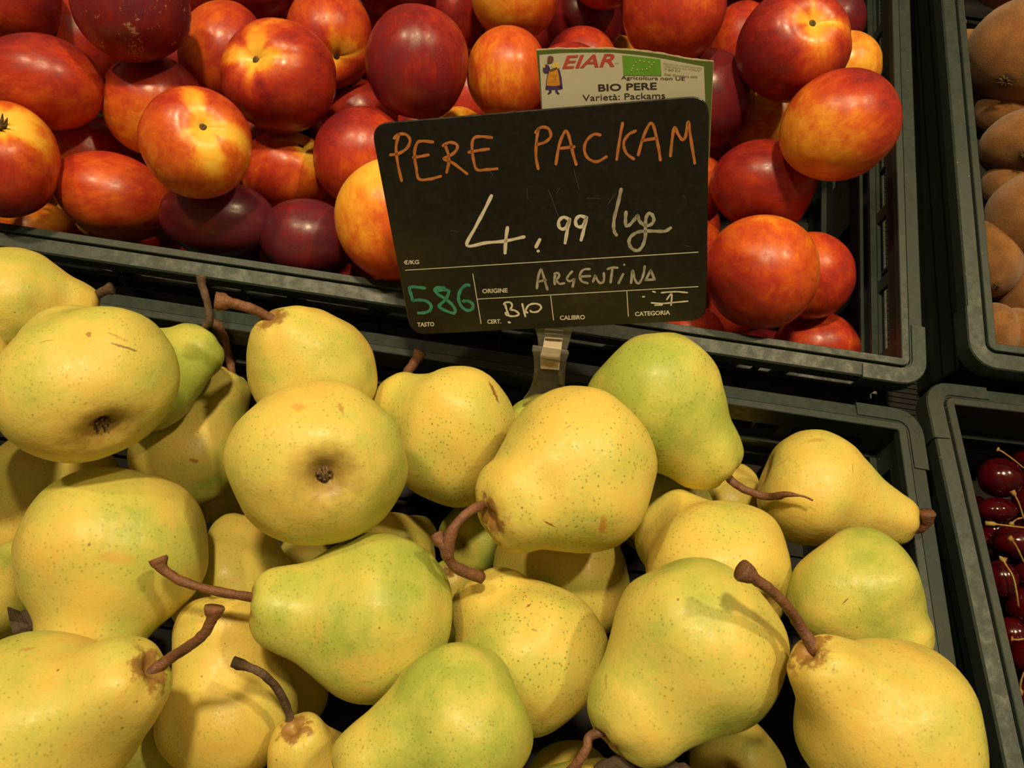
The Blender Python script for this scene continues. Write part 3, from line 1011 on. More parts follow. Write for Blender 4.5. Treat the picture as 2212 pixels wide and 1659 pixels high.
STEMJOBS = []
for f in [q for q in fr if q['kind'] == 'pear']:
    p = PEARS[f['i']]
    z = f['z']
    R = p['r'] * z / F
    seed = 3.7 + f['i'] * 1.37
    ax = f['ax']
    if p.get('cal') and p.get('calv'):
        cv = p['calv']
        ax = np.array([-cv[0], -cv[1], -math.sqrt(1 - cv[0] ** 2 - cv[1] ** 2)])
    elif p.get('cal'):
        ax = np.array([-.55, -.62, -.56])
    sx, sy = p.get('sx', 1), p.get('sy', 1)
    me, vs, fs, shp, fb = pear_mesh(ax, f['L'], p.get('nr', .48), R, sx, sy, seed, p.get('bend', random.Random(f['i']).uniform(-.12, .12)), p.get('calm', 1.0))
    loc = at(p['c'][0], p['c'][1], z)
    mat = M_PEAR
    if p.get('scars'):
        bv = BVHTree.FromPolygons([tuple(v) for v in vs], fs)
        kd = np.array(shp)
        va = np.array([tuple(v) for v in vs])
        lst = []

        def shape_at(u, v):
            d = cray(u, v).normalized()
            h = bv.ray_cast(CAM - loc, d)
            if h[0] is None:
                return None
            fi = fs[h[2]]
            pt = np.array(h[0])
            dd = [1 / (np.linalg.norm(va[j] - pt) + 1e-6) for j in fi]
            return sum(kd[j] * w for j, w in zip(fi, dd)) / sum(dd)
        for (cpx, dr, ln, wd, col, stg) in p['scars']:
            a0 = shape_at(*cpx)
            n_ = math.hypot(*dr)
            a1 = shape_at(cpx[0] + dr[0] / n_ * 8, cpx[1] + dr[1] / n_ * 8)
            if a0 is None or a1 is None:
                print('scar missed', p['lab'])
                continue
            dv = (a1 - a0) / np.linalg.norm(a1 - a0)
            lst.append((a0, dv, ln, wd, col, stg))
        mat = pear_material('pear_skin_marked', lst)
    o = link('pear', me, mat)
    o.location = loc
    o['seed'] = seed
    o['green'] = float(p['g'])
    o['spots'] = (.28 + .52 * float(p['sp']))
    tag(o, p['lab'], 'pear', 'pears heaped in the front crate')
    # calyx (on every pear, in its pit)
    aw = c2w(fb[2])
    if p.get('cal'):
        add_calyx(o, aw * (-.735 * R), -aw, R, f['i'])
    STEMJOBS.append((f, p, z, R, seed, fb, loc, o, vs, fs))

ALLV, ALLF, OWN = [], [], []
for ji, job in enumerate(STEMJOBS):
    off_ = len(ALLV)
    ALLV += [tuple(v + job[6]) for v in job[8]]
    ALLF += [tuple(i + off_ for i in q) for q in job[9]]
    OWN += [ji] * len(job[9])
bpy.context.view_layer.update()
for cr in [q for q in S.objects if q.name.startswith('fruit_crate')]:
    for ch in cr.children:
        off_ = len(ALLV)
        ALLV += [tuple(ch.matrix_world @ v.co) for v in ch.data.vertices]
        ALLF += [tuple(i + off_ for i in q.vertices) for q in ch.data.polygons]
        OWN += [-1] * len(ch.data.polygons)
TREE = BVHTree.FromPolygons(ALLV, ALLF)


def clear_depth(u, v, own):
    """depth of the first surface that is not this pear's own"""
    d = cray(u, v)
    o_ = CAM.copy()
    for _ in range(8):
        h = TREE.ray_cast(o_, d.normalized())
        if h[0] is None:
            return 9
        if OWN[h[2]] != own:
            return (h[0] - CAM).dot(W)
        o_ = h[0] + d * 1e-5
    return 9


for ji, (f, p, z, R, seed, fb, loc, o, vs, fs) in enumerate(STEMJOBS):
    if p.get('stem'):
        P = p['stem']
        zt = z - f['ax'][2] * R
        tip = c2w(fb[2]) * (f['L'] * R * .93)
        pts = []
        base = tip
        ztip = z + (tip.dot(W))
        for j, (su, sv, dz) in enumerate(P):
            zd = ztip + dz * .001
            if j and not p.get('behind'):
                zd = min(zd, clear_depth(su, sv, ji) - (.0105 if p.get('thick') else .0075))
            w_ = at(su, sv, zd) - loc
            pts.append(w_)
        first = pts[0] + (Vector(tip) * .90 - pts[0]) * .75
        chain = catmull([first] + pts, 5)
        n_ = len(chain)
        sw = p['sw'] * ztip / F
        rad = []
        for j in range(n_):
            t = j / (n_ - 1)
            r_ = sw * (.95 + .15 * abs(2 * t - 1))
            if t > .8:
                r_ *= 1 + (.75 if p.get('thick') else .25) * math.sin((t - .8) / .2 * math.pi * .62)
            if t < .12:
                r_ *= 1.25 - 2 * t
            if p.get('taper') and t > .6:
                r_ = sw * (1.0 - .72 * min(1, (t - .6) / .2)) * .9
            if p.get('node') and .45 < t < .75:
                r_ *= 1 + .55 * math.sin((t - .45) / .3 * math.pi)
            if p.get('stub') and t > .75:
                r_ *= 1.25
            rad.append(r_)
        mb = MB()
        v, fcs = tube(chain, rad, 12, True, .22, seed)
        mb.add(v, fcs)
        if p.get('fork'):
            q = catmull([at(a, b, min(ztip + c * .001, clear_depth(a, b, ji) - .007)) - loc for a, b, c in p['fork']], 4)
            v, fcs = tube(q, [sw * (.9 + .7 * j / len(q)) for j in range(len(q))], 10, True, .3, seed + 1)
            mb.add(v, fcs)
        s_ = mb.build('stem', M_STEM_DARK if p.get('dark') else M_STEM, o, smooth=True)

# ---------------------------------------------------------------- nectarines


def nect_mesh(rx, ry, ang, cav, R0, seed, tone, grad, NR=48, NS=34):
    x, y, z = frame_of(cav)
    vs, shp, tn, fs = [], [], [], []
    ca, sa = math.cos(ang), math.sin(ang)
    g = np.array(grad[:3], float)
    if np.linalg.norm(g) > 0:
        g /= np.linalg.norm(g)
    so = Vector((seed, seed * 2.1, seed * .7))
    cav_vis = cav[2] > -.25
    for i in range(NS + 1):
        th = math.pi * (i / NS) ** 1.15
        for k in range(NR):
            ph = 2 * math.pi * k / NR
            d = Vector((math.sin(th) * math.cos(ph), math.sin(th) * math.sin(ph), math.cos(th)))
            r = 1 - .06 * math.exp(-(th / .12) ** 2) - .21 * math.exp(-(th / .42) ** 2)
            dphi = min(ph, 2 * math.pi - ph)
            r -= .050 * math.exp(-(dphi / .17) ** 2) * math.sin(th) ** .6 * (1 - th / math.pi)
            r += .035 * noise.noise(d * 1.2 + so)
            q = (x * d.x + y * d.y + z * d.z) * r
            # squash in the image plane
            a, b = q[0] * ca + q[1] * sa, -q[0] * sa + q[1] * ca
            a, b = a * rx / R0, b * ry / R0
            q2 = np.array([a * ca - b * sa, a * sa + b * ca, q[2]])
            vs.append(c2w(q2 * R0))
            shp.append(tuple(d))
            dc = x * d.x + y * d.y + z * d.z
            t = tone + grad[3] * float(dc @ g) if grad[3] else tone
            # pale star round the pit
            if cav_vis:
                star = math.exp(-(th / max(.32, .42 + .62 * noise.noise(Vector((math.cos(ph) * 1.7, math.sin(ph) * 1.7, seed))) + .38 * math.exp(-(dphi / .35) ** 2))) ** 2)
                t -= .62 * star
                t -= .22 * math.exp(-(dphi / .12) ** 2) * math.exp(-(th / 1.1) ** 2)
            tn.append(t)
    for i in range(NS):
        for k in range(NR):
            k2 = (k + 1) % NR
            fs.append((i * NR + k, (i + 1) * NR + k, (i + 1) * NR + k2, i * NR + k2))
    me = mesh('nectarine', vs, fs)
    set_attr(me, 'shp', 'FLOAT_VECTOR', shp)
    set_attr(me, 'tone', 'FLOAT', tn)
    return me, c2w(z), x, y, z


for f in [q for q in fr if q['kind'] == 'nect']:
    u, v, rx, ry, ang, cav, tone, grad, lab, low = NECTS[f['i']]
    z = f['z']
    k = z / F
    R0 = math.sqrt(rx * ry) * k
    seed = 1.3 + f['i'] * 2.17
    me, aw, x_, y_, z_ = nect_mesh(rx * k, ry * k, math.radians(ang), cav, R0, seed, tone, grad)
    o = link('nectarine', me, M_NECT)
    o.location = at(u, v, z)
    o['seed'] = seed
    o['scuff'] = 1.0 if f['i'] in (2, 14) else .0
    tag(o, lab, 'nectarine', 'nectarines piled in the back crate')
    if cav[2] > .02 or f['i'] == 15:
        mb = MB()
        base = me.vertices[0].co.copy()
        tuft = f['i'] == 13
        n = aw.normalized()
        rr = R0 * (.075 if not tuft else .12)
        vv, ff = tube([base - n * rr * .3, base + n * rr * .3, base + n * rr * .6, base + n * rr * .45], [rr * .9, rr, rr * .55, rr * .2], 10, True, .35, seed)
        mb.add(vv, ff)
        if tuft:
            t1 = n.orthogonal().normalized()
            t2 = n.cross(t1)
            for q in range(9):
                a = q * .7
                d = t1 * math.cos(a) + t2 * math.sin(a)
                vv, ff = tube([base + n * rr * .3, base + d * rr * 1.1 + n * rr * 1.0, base + d * rr * 1.5 + n * rr * 1.9], [rr * .3, rr * .25, rr * .08], 5, True, .4, q)
                mb.add(vv, ff)
        mb.build('stem_scar', M_SCAR, o, smooth=True)

# ---------------------------------------------------------------- lower layers and the fruit beyond the frame, so that the piles are carried
IK, IC_ = MAT_KIWI, MAT_CHER


def project(p):
    d = p - CAM
    z = d.dot(W)
    return 1106 + F * d.dot(XC) / z, 829.5 - F * d.dot(YC) / z, z


def fill_crate(protos, mw, xr, yr, layers, step, r, taken, accept, label, cat, group, seed, neck=None, edge=None):
    """hexagonal layers in crate coordinates; a place is used only where it clears all fruit already there"""
    rnd = random.Random(seed)
    n = 0
    e = edge or r
    for li, zc in enumerate(layers):
        y = yr[0] + r
        row = 0
        while y <= yr[1] - r:
            x = xr[0] + r + (step / 2 if (row + li) % 2 else 0)
            while x <= xr[1] - r:
                q = Vector((x + rnd.uniform(-.004, .004), y + rnd.uniform(-.004, .004), zc + rnd.uniform(-.003, .003)))
                q.x = min(max(q.x, xr[0] + e), xr[1] - e)
                q.y = min(max(q.y, yr[0] + e), yr[1] - e)
                x += step
                wp = mw @ q
                u, v, z = project(wp)
                if not accept(u, v, li):
                    continue
                k = rnd.randrange(len(protos))
                mine = [(np.array(wp), r)]
                if neck:
                    a_ = neck[k]
                    mine = [(np.array(wp), r), (np.array(wp + a_ * (r * .8)), r * .55)]
                T = np.array([t[0] for t in taken])
                TR = np.array([t[1] for t in taken])
                if any((np.linalg.norm(T - c, axis=1) < TR + rr - .0015).any() for c, rr in mine):
                    continue
                taken += mine
                me, mat, props = protos[k]
                o = link(cat, me, mat)
                o.location = wp
                for a, b in props.items():
                    o[a] = b
                tag(o, label, cat, group)
                n += 1
            y += step * .87
            row += 1
    return n


out_of = lambda u, v, m: u < -m or v > 1659 + m or v < -m or u > 2212 + m
taken = [(c, r * 1.02) for f in fr if f['kind'] == 'pear' for c, r in balls(f)[0]]
protos, necks = [], []
for k in range(7):
    rr = random.Random(k + 40)
    a = Vector((rr.uniform(-1, 1), rr.uniform(-1, 1), rr.uniform(-.35, .35))).normalized()
    ax = (a.dot(XC), -a.dot(YC), -a.dot(W))
    me, vs, fs, shp, fb = pear_mesh(ax, 1.36, .46, .0325, 1, 1, 50 + k * 3.3, .05, 1.0, 40)
    protos.append((me, M_PEAR, dict(seed=60.0 + k * 2.3, green=.2 + .08 * k, spots=.45)))
    necks.append(a)
n1 = fill_crate(protos, MAT_PEAR, (-CW + .014, -.014), (-CD + .014, -.014), (-.102, -.054, -.008), .070, .0325, taken,
                lambda u, v, li: (li == 0 and not (u > 1560 and v < 1030)) or (li == 1 and v > 830 + .15 * u and u < 1900) or (li == 2 and out_of(u, v, 110)),
                'pear of the lower layers, mostly hidden under the heap', 'pear', 'pears filling the front crate below the heap', 3, necks, .0455)
taken = [(c, r * 1.0) for f in fr if f['kind'] == 'nect' for c, r in balls(f)[0]]
protos = []
for k in range(6):
    rr = random.Random(k + 90)
    cav = (rr.uniform(-1, 1), rr.uniform(-1, 1), -.9)
    me, aw, x_, y_, z_ = nect_mesh(.0285, .0275, 0, cav, .028, 31 + k * 2.9, .52 + .06 * k, (0, 0, 0, 0), 36, 24)
    protos.append((me, M_NECT, dict(seed=80.0 + k * 3.1, scuff=0.0)))
n2 = fill_crate(protos, MAT_NECT, (-CW + .014, -.014), (.014, CD - .014), (-.1145, -.066, -.016), .060, .028, taken,
                lambda u, v, li: (not (u > 1700 and 330 < v < 900)) and (li < 2 or out_of(u, v, 90)),
                'nectarine of the lower layers, mostly hidden under the pile', 'nectarine', 'nectarines filling the back crate below the pile', 4, None, .032)
print('FILL', n1, n2)

# ---------------------------------------------------------------- kiwis
KIWIS = [
 (2222, 112, 124, 114, (-.55, .60, .35), 'large pale brown kiwi nearest the top of the kiwi crate', 0.0),
 (2250, 312, 128, 80, (-.55, .45, .60), 'oval brown kiwi with its woody end showing, below the large one', .02),
 (2236, 470, 100, 98, (.5, .1, -.5), 'round kiwi in the middle of the kiwi crate', .0),
 (2142, 558, 60, 86, (-.2, .62, .5), 'upright orange-brown kiwi against the inner rim', .02),
 (2232, 640, 76, 84, (.5, .5, -.4), 'kiwi at the frame edge beside the upright one', .03),
 (2148, 722, 52, 68, (0, .5, -.8), 'small kiwi tucked into the crate corner', .03),
 (2180, 240, 70, 60, (0, .5, -.8), 'deep shaded kiwi in the gap under the large one', .035),
 (2185, 400, 60, 60, (0, .5, -.8), 'deep shaded kiwi between the oval and the round one', .040),
 (2192, 560, 60, 60, (0, .5, -.8), 'deep shaded kiwi right of the upright one', .045),
 (2195, 725, 60, 60, (0, .5, -.8), 'kiwi near the corner at the frame edge', .030),
 (2205, -70, 100, 84, (0, -.5, -.8), 'shaded kiwi cut by the top edge', .03),
]
for i, (u, v, rx, ry, cav, lab, dz) in enumerate(KIWIS):
    R_ = math.sqrt(rx * ry)
    z = plane_depth(u, v, P_NECT, HIGHN, -.004) + dz
    k = z / F
    x, y, za = frame_of(cav)
    NS, NR = 30, 40
    vs, shp, ends, fs = [], [], [], []
    for a in range(NS + 1):
        th = math.pi * a / NS
        for b in range(NR):
            ph = 2 * math.pi * b / NR
            d = Vector((math.sin(th) * math.cos(ph), math.sin(th) * math.sin(ph), math.cos(th)))
            r = 1 + .03 * noise.noise(d * 1.5 + Vector((i * 3, 0, 0))) + .04 * math.exp(-(th / .14) ** 2)
            q = (x * d.x + y * d.y + za * d.z) * r
            vs.append(c2w((q[0] * rx * k, q[1] * ry * k, q[2] * R_ * k)))
            shp.append((d.x + i * 2.3, d.y, d.z))
            ends.append((th, 0, 0))
    for a in range(NS):
        for b in range(NR):
            b2 = (b + 1) % NR
            fs.append((a * NR + b, (a + 1) * NR + b, (a + 1) * NR + b2, a * NR + b2))
    me = mesh('kiwi', vs, fs)
    set_attr(me, 'shp', 'FLOAT_VECTOR', shp)
    set_attr(me, 'ends', 'FLOAT_VECTOR', ends)
    o = link('kiwi', me, M_KIWI)
    o.location = at(u, v, z)
    tag(o, lab, 'kiwi', 'kiwis in the right back crate')
    # fuzz: short hairs leaning towards the blossom end
    rnd = random.Random(i)
    hv, hf = [], []
    me.update()
    nrm = [vv.normal.copy() for vv in me.vertices]
    for h in range(5200):
        fi = rnd.choice(fs)
        a, b = rnd.random(), rnd.random()
        q = [me.vertices[j].co for j in fi]
        pt = q[0].lerp(q[3], a).lerp(q[1].lerp(q[2], a), b)
        n = nrm[fi[0]]
        lean = c2w(za) * -1
        t = (n * .8 + lean * .6 + Vector((rnd.uniform(-.5, .5), rnd.uniform(-.5, .5), rnd.uniform(-.5, .5)))).normalized()
        s = n.cross(t).normalized() * .00007
        ln = rnd.uniform(.0008, .0019)
        j = len(hv)
        hv += [pt - s, pt + s, pt + t * ln]
        hf.append((j, j + 1, j + 2))
    fz = link('fuzz', mesh('fuzz', hv, hf, False), M_FUZZ, o)
    fz['kind'] = 'stuff'
    # woody calyx tuft
    if cav[2] > 0:
        base = me.vertices[0].co.copy()
        n = c2w(za).normalized()
        mb = MB()
        t1 = n.orthogonal().normalized()
        t2 = n.cross(t1)
        rr = R_ * k * .07
        for q in range(8):
            a = q * .785
            d = t1 * math.cos(a) + t2 * math.sin(a)
            vv, ff = tube([base, base + d * rr * 1.0 + n * rr * .5, base + d * rr * rnd.uniform(1.0, 2.2) + n * rr * .35], [rr * .35, rr * .3, rr * .12], 6, True, .5, q)
            mb.add(vv, ff)
        mb.build('woody_end', M_SCAR, o, smooth=True)

kiwi_objs = [o for o in S.objects if o.get('category') == 'kiwi']
taken = [(np.array(o.location), max(o.dimensions) * .46 if max(o.dimensions) > 0 else .03) for o in kiwi_objs]
taken = [(np.array(at(u, v, plane_depth(u, v, P_NECT, HIGHN, -.004) + dz)), math.sqrt(rx * ry) * .45 / F * 1.0) for (u, v, rx, ry, cav, lab, dz) in KIWIS]
protos = [(o.data, M_KIWI, {}) for o in kiwi_objs if abs(o.data.vertices[0].co.length - .028) < .007][:4] or [(kiwi_objs[0].data, M_KIWI, {})]
n3 = fill_crate(protos, MAT_KIWI, (.014, CW - .014), (.014, CD - .014), (-.066, -.024), .066, .030, taken,
                lambda u, v, li: out_of(u, v, 60) or li == 0,
                'kiwi of the lower layers or beyond the frame edge', 'kiwi', 'kiwis filling the rest of their crate', 6, None, .037)
print('KIWI', n3)

# ---------------------------------------------------------------- cherries
CHERRIES = [
 (2160, 1032, 46, 43, 0, 'dark cherry nearest the back of the cherry crate, two highlights'),
 (2154, 1102, 42, 27, .006, 'bright red oval cherry touching the crate rim'),
 (2196, 1170, 50, 36, .0, 'dark purple cherry right below the crossing stems'),
 (2162, 1252, 34, 42, .004, 'red cherry beside the rim with a curled stem'),
 (2222, 1310, 46, 42, .008, 'blackish cherry at the frame edge under the curled stem'),
 (2186, 1372, 36, 38, .014, 'very dark cherry low beside the rim'),
 (2228, 1420, 46, 40, .004, 'shiny dark cherry at the frame edge, lowest group'),
 (2228, 1085, 40, 38, .010, 'dark cherry cut by the frame edge between two stems'),
 (2225, 1235, 36, 34, .012, 'dark shaded cherry behind the curled stem'),
 (2226, 1515, 42, 40, .008, 'dark cherry near the bottom of the visible strip'),
 (2122, 1180, 34, 34, .022, 'shaded cherry hidden low against the rim'),
 (2150, 1150, 38, 36, .022, 'shaded cherry between the red oval and the purple one'),
 (2180, 1300, 38, 36, .024, 'shaded cherry under the curled stem base'),
 (2175, 1210, 38, 36, .026, 'shaded cherry left of the purple one, deep down'),
 (2212, 1460, 38, 36, .022, 'shaded cherry under the lowest shiny one'),
 (2228, 985, 44, 42, .024, 'shaded cherry far back in the corner of its crate'),
]
CST = {0: [(2212, 1012, -6), (2185, 990, -8), (2165, 976, -8), (2153, 970, -7)],
       1: [(2212, 1122, -9), (2200, 1085, -10), (2186, 1060, -8)],
       2: [(2212, 1140, -6), (2180, 1136, -6), (2128, 1130, -4)],
       3: [(2200, 1312, -8), (2196, 1280, -10), (2188, 1245, -9), (2174, 1222, -6), (2166, 1208, -3)],
       4: [(2212, 1215, -6), (2195, 1180, -8), (2180, 1160, -8)],
       6: [(2212, 1380, -6), (2195, 1382, -6), (2184, 1380, -5)],
       7: [(2212, 1118, -8), (2196, 1122, -9), (2182, 1134, -8)],
       9: [(2212, 1452, -6), (2205, 1475, -6), (2203, 1500, -4)]}
LOWC = MAT_CHER.to_3x3() @ Vector((0, 0, 1))
for i, (u, v, rx, ry, dz, lab) in enumerate(CHERRIES):
    z = plane_depth(u, v, MAT_CHER.translation, LOWC, -.026) + dz
    k = z / F
    x, y, za = frame_of((.3 + (i % 3) * .2, -.5, .35))
    NS, NR = 22, 28
    vs, fs = [], []
    for a in range(NS + 1):
        th = math.pi * a / NS
        for b in range(NR):
            ph = 2 * math.pi * b / NR
            d = Vector((math.sin(th) * math.cos(ph), math.sin(th) * math.sin(ph), math.cos(th)))
            r = 1 - .20 * math.exp(-(th / .30) ** 2) - .03 * math.exp(-(min(ph, 6.283 - ph) / .2) ** 2) * math.sin(th)
            q = (x * d.x + y * d.y + za * d.z) * r
            vs.append(c2w((q[0] * rx * k, q[1] * ry * k, q[2] * math.sqrt(rx * ry) * k)))
    for a in range(NS):
        for b in range(NR):
            b2 = (b + 1) % NR
            fs.append((a * NR + b, (a + 1) * NR + b, (a + 1) * NR + b2, a * NR + b2))
    o = link('cherry', mesh('cherry', vs, fs), M_CHERRY)
    loc = at(u, v, z)
    o.location = loc
    tag(o, lab, 'cherry', 'cherries in the right front crate')
    if i in CST:
        z0 = z - ry * k * .6
        q = catmull([at(a, b, z0 + c * .001) - loc for a, b, c in CST[i]], 6)
        n_ = len(q)
        mb = MB()
        vv, ff = tube(q, [.0005 + (.0009 if j > n_ - 4 else 0) for j in range(n_)], 7, True, .3, i)
        mb.add(vv, ff)
        if i == 3:
            e = Vector(q[-1])
            for w_ in range(6):
                dd = Vector((math.cos(w_ * 1.9), math.sin(w_ * 3.1), .3 + .5 * math.cos(w_ * 2.3))) * (.0018 + .0004 * (w_ % 3))
                vv, ff = tube([e, e + dd * .6, e + dd], [.0013, .001, .0002], 5, True, .4, w_)
                mb.add(vv, ff)
        mb.build('stem', M_CSTEM, o, smooth=True)

cb = MB()
rnd = random.Random(11)
ico = bmesh.new()
bmesh.ops.create_icosphere(ico, subdivisions=2, radius=1)
iv = [v.co.copy() for v in ico.verts]
ifc = [tuple(v.index for v in q.verts) for q in ico.faces]
ico.free()
vis = [at(c[0], c[1], plane_depth(c[0], c[1], MAT_CHER.translation, LOWC, -.026) + c[4]) for c in CHERRIES]
for li, zc in enumerate((-.0665, -.049, -.032)):
    y = -CD + .032
    row = 0
    while y < -.032:
        x = .032 + (.011 if (row + li) % 2 else 0)
        while x < CW - .032:
            q = MAT_CHER @ Vector((x + rnd.uniform(-.002, .002), y + rnd.uniform(-.002, .002), zc + rnd.uniform(-.002, .002)))
            x += .023
            u, v, z = project(q)
            if li and u < 2235 and -60 < v < 1700:
                continue
            if any((q - w_).length < .021 for w_ in vis):
                continue
            cb.add([q + a * .0112 for a in iv], ifc)
        y += .020
        row += 1
co = cb.build('cherries', M_CHERRY, smooth=True)
tag(co, 'mass of dark cherries filling the crate beneath the ones at its left rim', 'cherries', None, 'stuff')

# ---------------------------------------------------------------- dry leaf bits among the pears
lf = MB()
zz = fr[17]['z'] - .02
out = [(15, 1312), (40, 1322), (70, 1316), (95, 1330), (113, 1345), (112, 1380), (60, 1384), (28, 1368), (20, 1340)]
cen = (66, 1350)
top = [at(a, b, zz + .003 * math.sin(i * 1.7)) for i, (a, b) in enumerate(out)]
c_ = at(*cen, zz - .004)
n_ = len(out)
bot = [q + W * .0012 for q in top]
org = at(*cen, zz)
vs = [q - org for q in top] + [c_ - org] + [q - org for q in bot] + [c_ + W * .0012 - org]
fs = []
for i in range(n_):
    j = (i + 1) % n_
    fs += [(i, n_, j), (n_ + 1 + j, 2 * n_ + 1, n_ + 1 + i), (i, j, n_ + 1 + j, n_ + 1 + i)]
lf.add(vs, fs)
l1 = lf.build('dry_leaf', M_LEAF)
l1.location = org
tag(l1, 'dark brown dry leaf scrap wedged between pears at the left', 'leaf')
# second, at the bottom edge
lf = MB()
zz = fr[12]['z'] - .012
q = catmull([(1285, 1652), (1330, 1640), (1390, 1640), (1450, 1650), (1500, 1662)], 4)
chain = [at(a, b + 14, zz) for a, b in q]
org = chain[0].copy()
v, f_ = tube([c - org for c in chain], [.0022 + .0025 * math.sin(math.pi * j / (len(q) - 1)) for j in range(len(q))], 10, True, .5, 3)
lf.add(v, f_)
l2 = lf.build('dry_twig', M_LEAF, smooth=True)
l2.location = org
tag(l2, 'dark dry twig lying below the biggest pear at the bottom edge', 'twig')

# ---------------------------------------------------------------- price sign
TL, TR, BR, BL = (800, 268), (1532, 206), (1526, 692), (888, 724)
rays = [np.array(cray(*q)) for q in (TL, TR, BR, BL)]
A_ = np.array([rays[0], -rays[1], -rays[3]]).T
zr = np.linalg.solve(A_, -rays[2])      # zTL - zTR + zBR - zBL = 0 with zBR = 1
z4 = np.array([zr[0], zr[1], 1.0, zr[2]])
w_top = np.linalg.norm(rays[0] * z4[0] - rays[1] * z4[1])
z4 *= .148 / w_top
cor = [CAM + Vector(rays[i] * z4[i]) for i in range(4)]
print('SIGN depths', z4, 'size', (cor[1] - cor[0]).length, (cor[3] - cor[0]).length, 'ang', math.degrees((cor[1] - cor[0]).angle(cor[3] - cor[0])))
SX = (cor[1] - cor[0]).normalized()
SN = SX.cross(cor[0] - cor[3]).normalized()
if SN.dot(W) > 0:
    SN = -SN
SY = SN.cross(SX).normalized()
SO = (cor[0] + cor[1] + cor[2] + cor[3]) / 4
SMAT = Matrix.Translation(SO) @ Matrix((SX, SY, SN)).transposed().to_4x4()
SINV = SMAT.inverted()


def s2(u, v, h=0.0):
    """pixel to the sign's own coordinates on its face (height h)"""
    return SINV @ hitp(u, v, SO + SN * h, SN)


sign = empty('price_sign', SMAT)
tag(sign, 'black price sign with handwritten pear price, clipped to the crates', 'sign')


def rounded_quad(q, r, n=7):
    out = []
    for i in range(4):
        p0, p1, p2 = Vector(q[i - 1]), Vector(q[i]), Vector(q[(i + 1) % 4])
        a = p1 + (p0 - p1).normalized() * r
        b = p1 + (p2 - p1).normalized() * r
        for k in range(n + 1):
            t = k / n
            out.append((1 - t) ** 2 * a + 2 * t * (1 - t) * p1 + t * t * b)
    return out


def slab(outline, z1, z0):
    n = len(outline)
    vs = [(p[0], p[1], z1) for p in outline] + [(p[0], p[1], z0) for p in outline]
    fs = [tuple(reversed(range(n))), tuple(range(n, 2 * n))]
    fs += [(i, (i + 1) % n, n + (i + 1) % n, n + i) for i in range(n)]
    return vs, fs


TH = .0012
oq = [s2(*q).to_2d() for q in (TL, TR, BR, BL)]
bd = MB()
ol = rounded_quad(oq, .0085)
inset = rounded_quad([Vector(p) - Vector(p).normalized() * .0006 for p in oq], .0082)
n = len(ol)
vs = [(p[0], p[1], 0) for p in inset] + [(p[0], p[1], -.0004) for p in ol] + [(p[0], p[1], -TH) for p in ol]
fs = [tuple(reversed(range(n))), tuple(range(2 * n, 3 * n))]
for s0 in (0, n):
    fs += [(s0 + i, s0 + (i + 1) % n, s0 + n + (i + 1) % n, s0 + n + i) for i in range(n)]
bd.add(vs, fs)
bo = bd.build('board', M_BOARD, sign)


def ribbon(mb, pts3, w, th=.00016):
    """flat pen stroke with round ends through 2-D points (sign coordinates)"""
    P = [Vector((p[0], p[1])) for p in pts3]
    n = len(P)
    L_, R_ = [], []
    for i in range(n):
        t = (P[min(i + 1, n - 1)] - P[max(i - 1, 0)])
        t = t.normalized() if t.length > 1e-9 else Vector((1, 0))
        nn = Vector((-t.y, t.x))
        ww = w * (1 + .12 * math.sin(i * .9))
        L_.append(P[i] + nn * ww)
        R_.append(P[i] - nn * ww)
    t0 = (P[1] - P[0]).normalized()
    t1 = (P[-1] - P[-2]).normalized()
    vs = []
    fs = []
    for a, b in zip(L_, R_):
        vs += [(a.x, a.y, th), (b.x, b.y, th)]
    for i in range(n - 1):
        fs.append((2 * i, 2 * i + 1, 2 * i + 3, 2 * i + 2))
    mb.add(vs, fs)
    for c, t in ((P[0], -t0), (P[-1], t1)):
        a0 = math.atan2(t.y, t.x)
        f = [(c.x + w * math.cos(a0 + math.radians(g)), c.y + w * math.sin(a0 + math.radians(g)), th) for g in range(-90, 91, 30)]
        mb.add(f, [tuple(range(len(f)))])


def write(name, strokes, conv, wpx, mat, label, mapper, parent, z=.0001):
    mb = MB()
    for s_ in strokes:
        pts = [conv(*p) for p in s_]
        c0 = mapper(*pts[0])
        c1 = mapper(pts[0][0] + 1, pts[0][1])
        k = (c1 - c0).length
        if len(pts) == 1:
            a = mapper(*pts[0])
            ring = [(a.x + wpx * k * .5 * math.cos(g), a.y + wpx * k * .5 * math.sin(g), z) for g in np.linspace(0, 6.28, 9)[:-1]]
            mb.add(ring, [tuple(range(8))])
            continue
        sm = catmull(pts, 6)
        ribbon(mb, [mapper(*p) for p in sm], wpx * k / 2, z)
    o = mb.build(name, mat, parent)
    if label:
        o['label'] = label
    return o


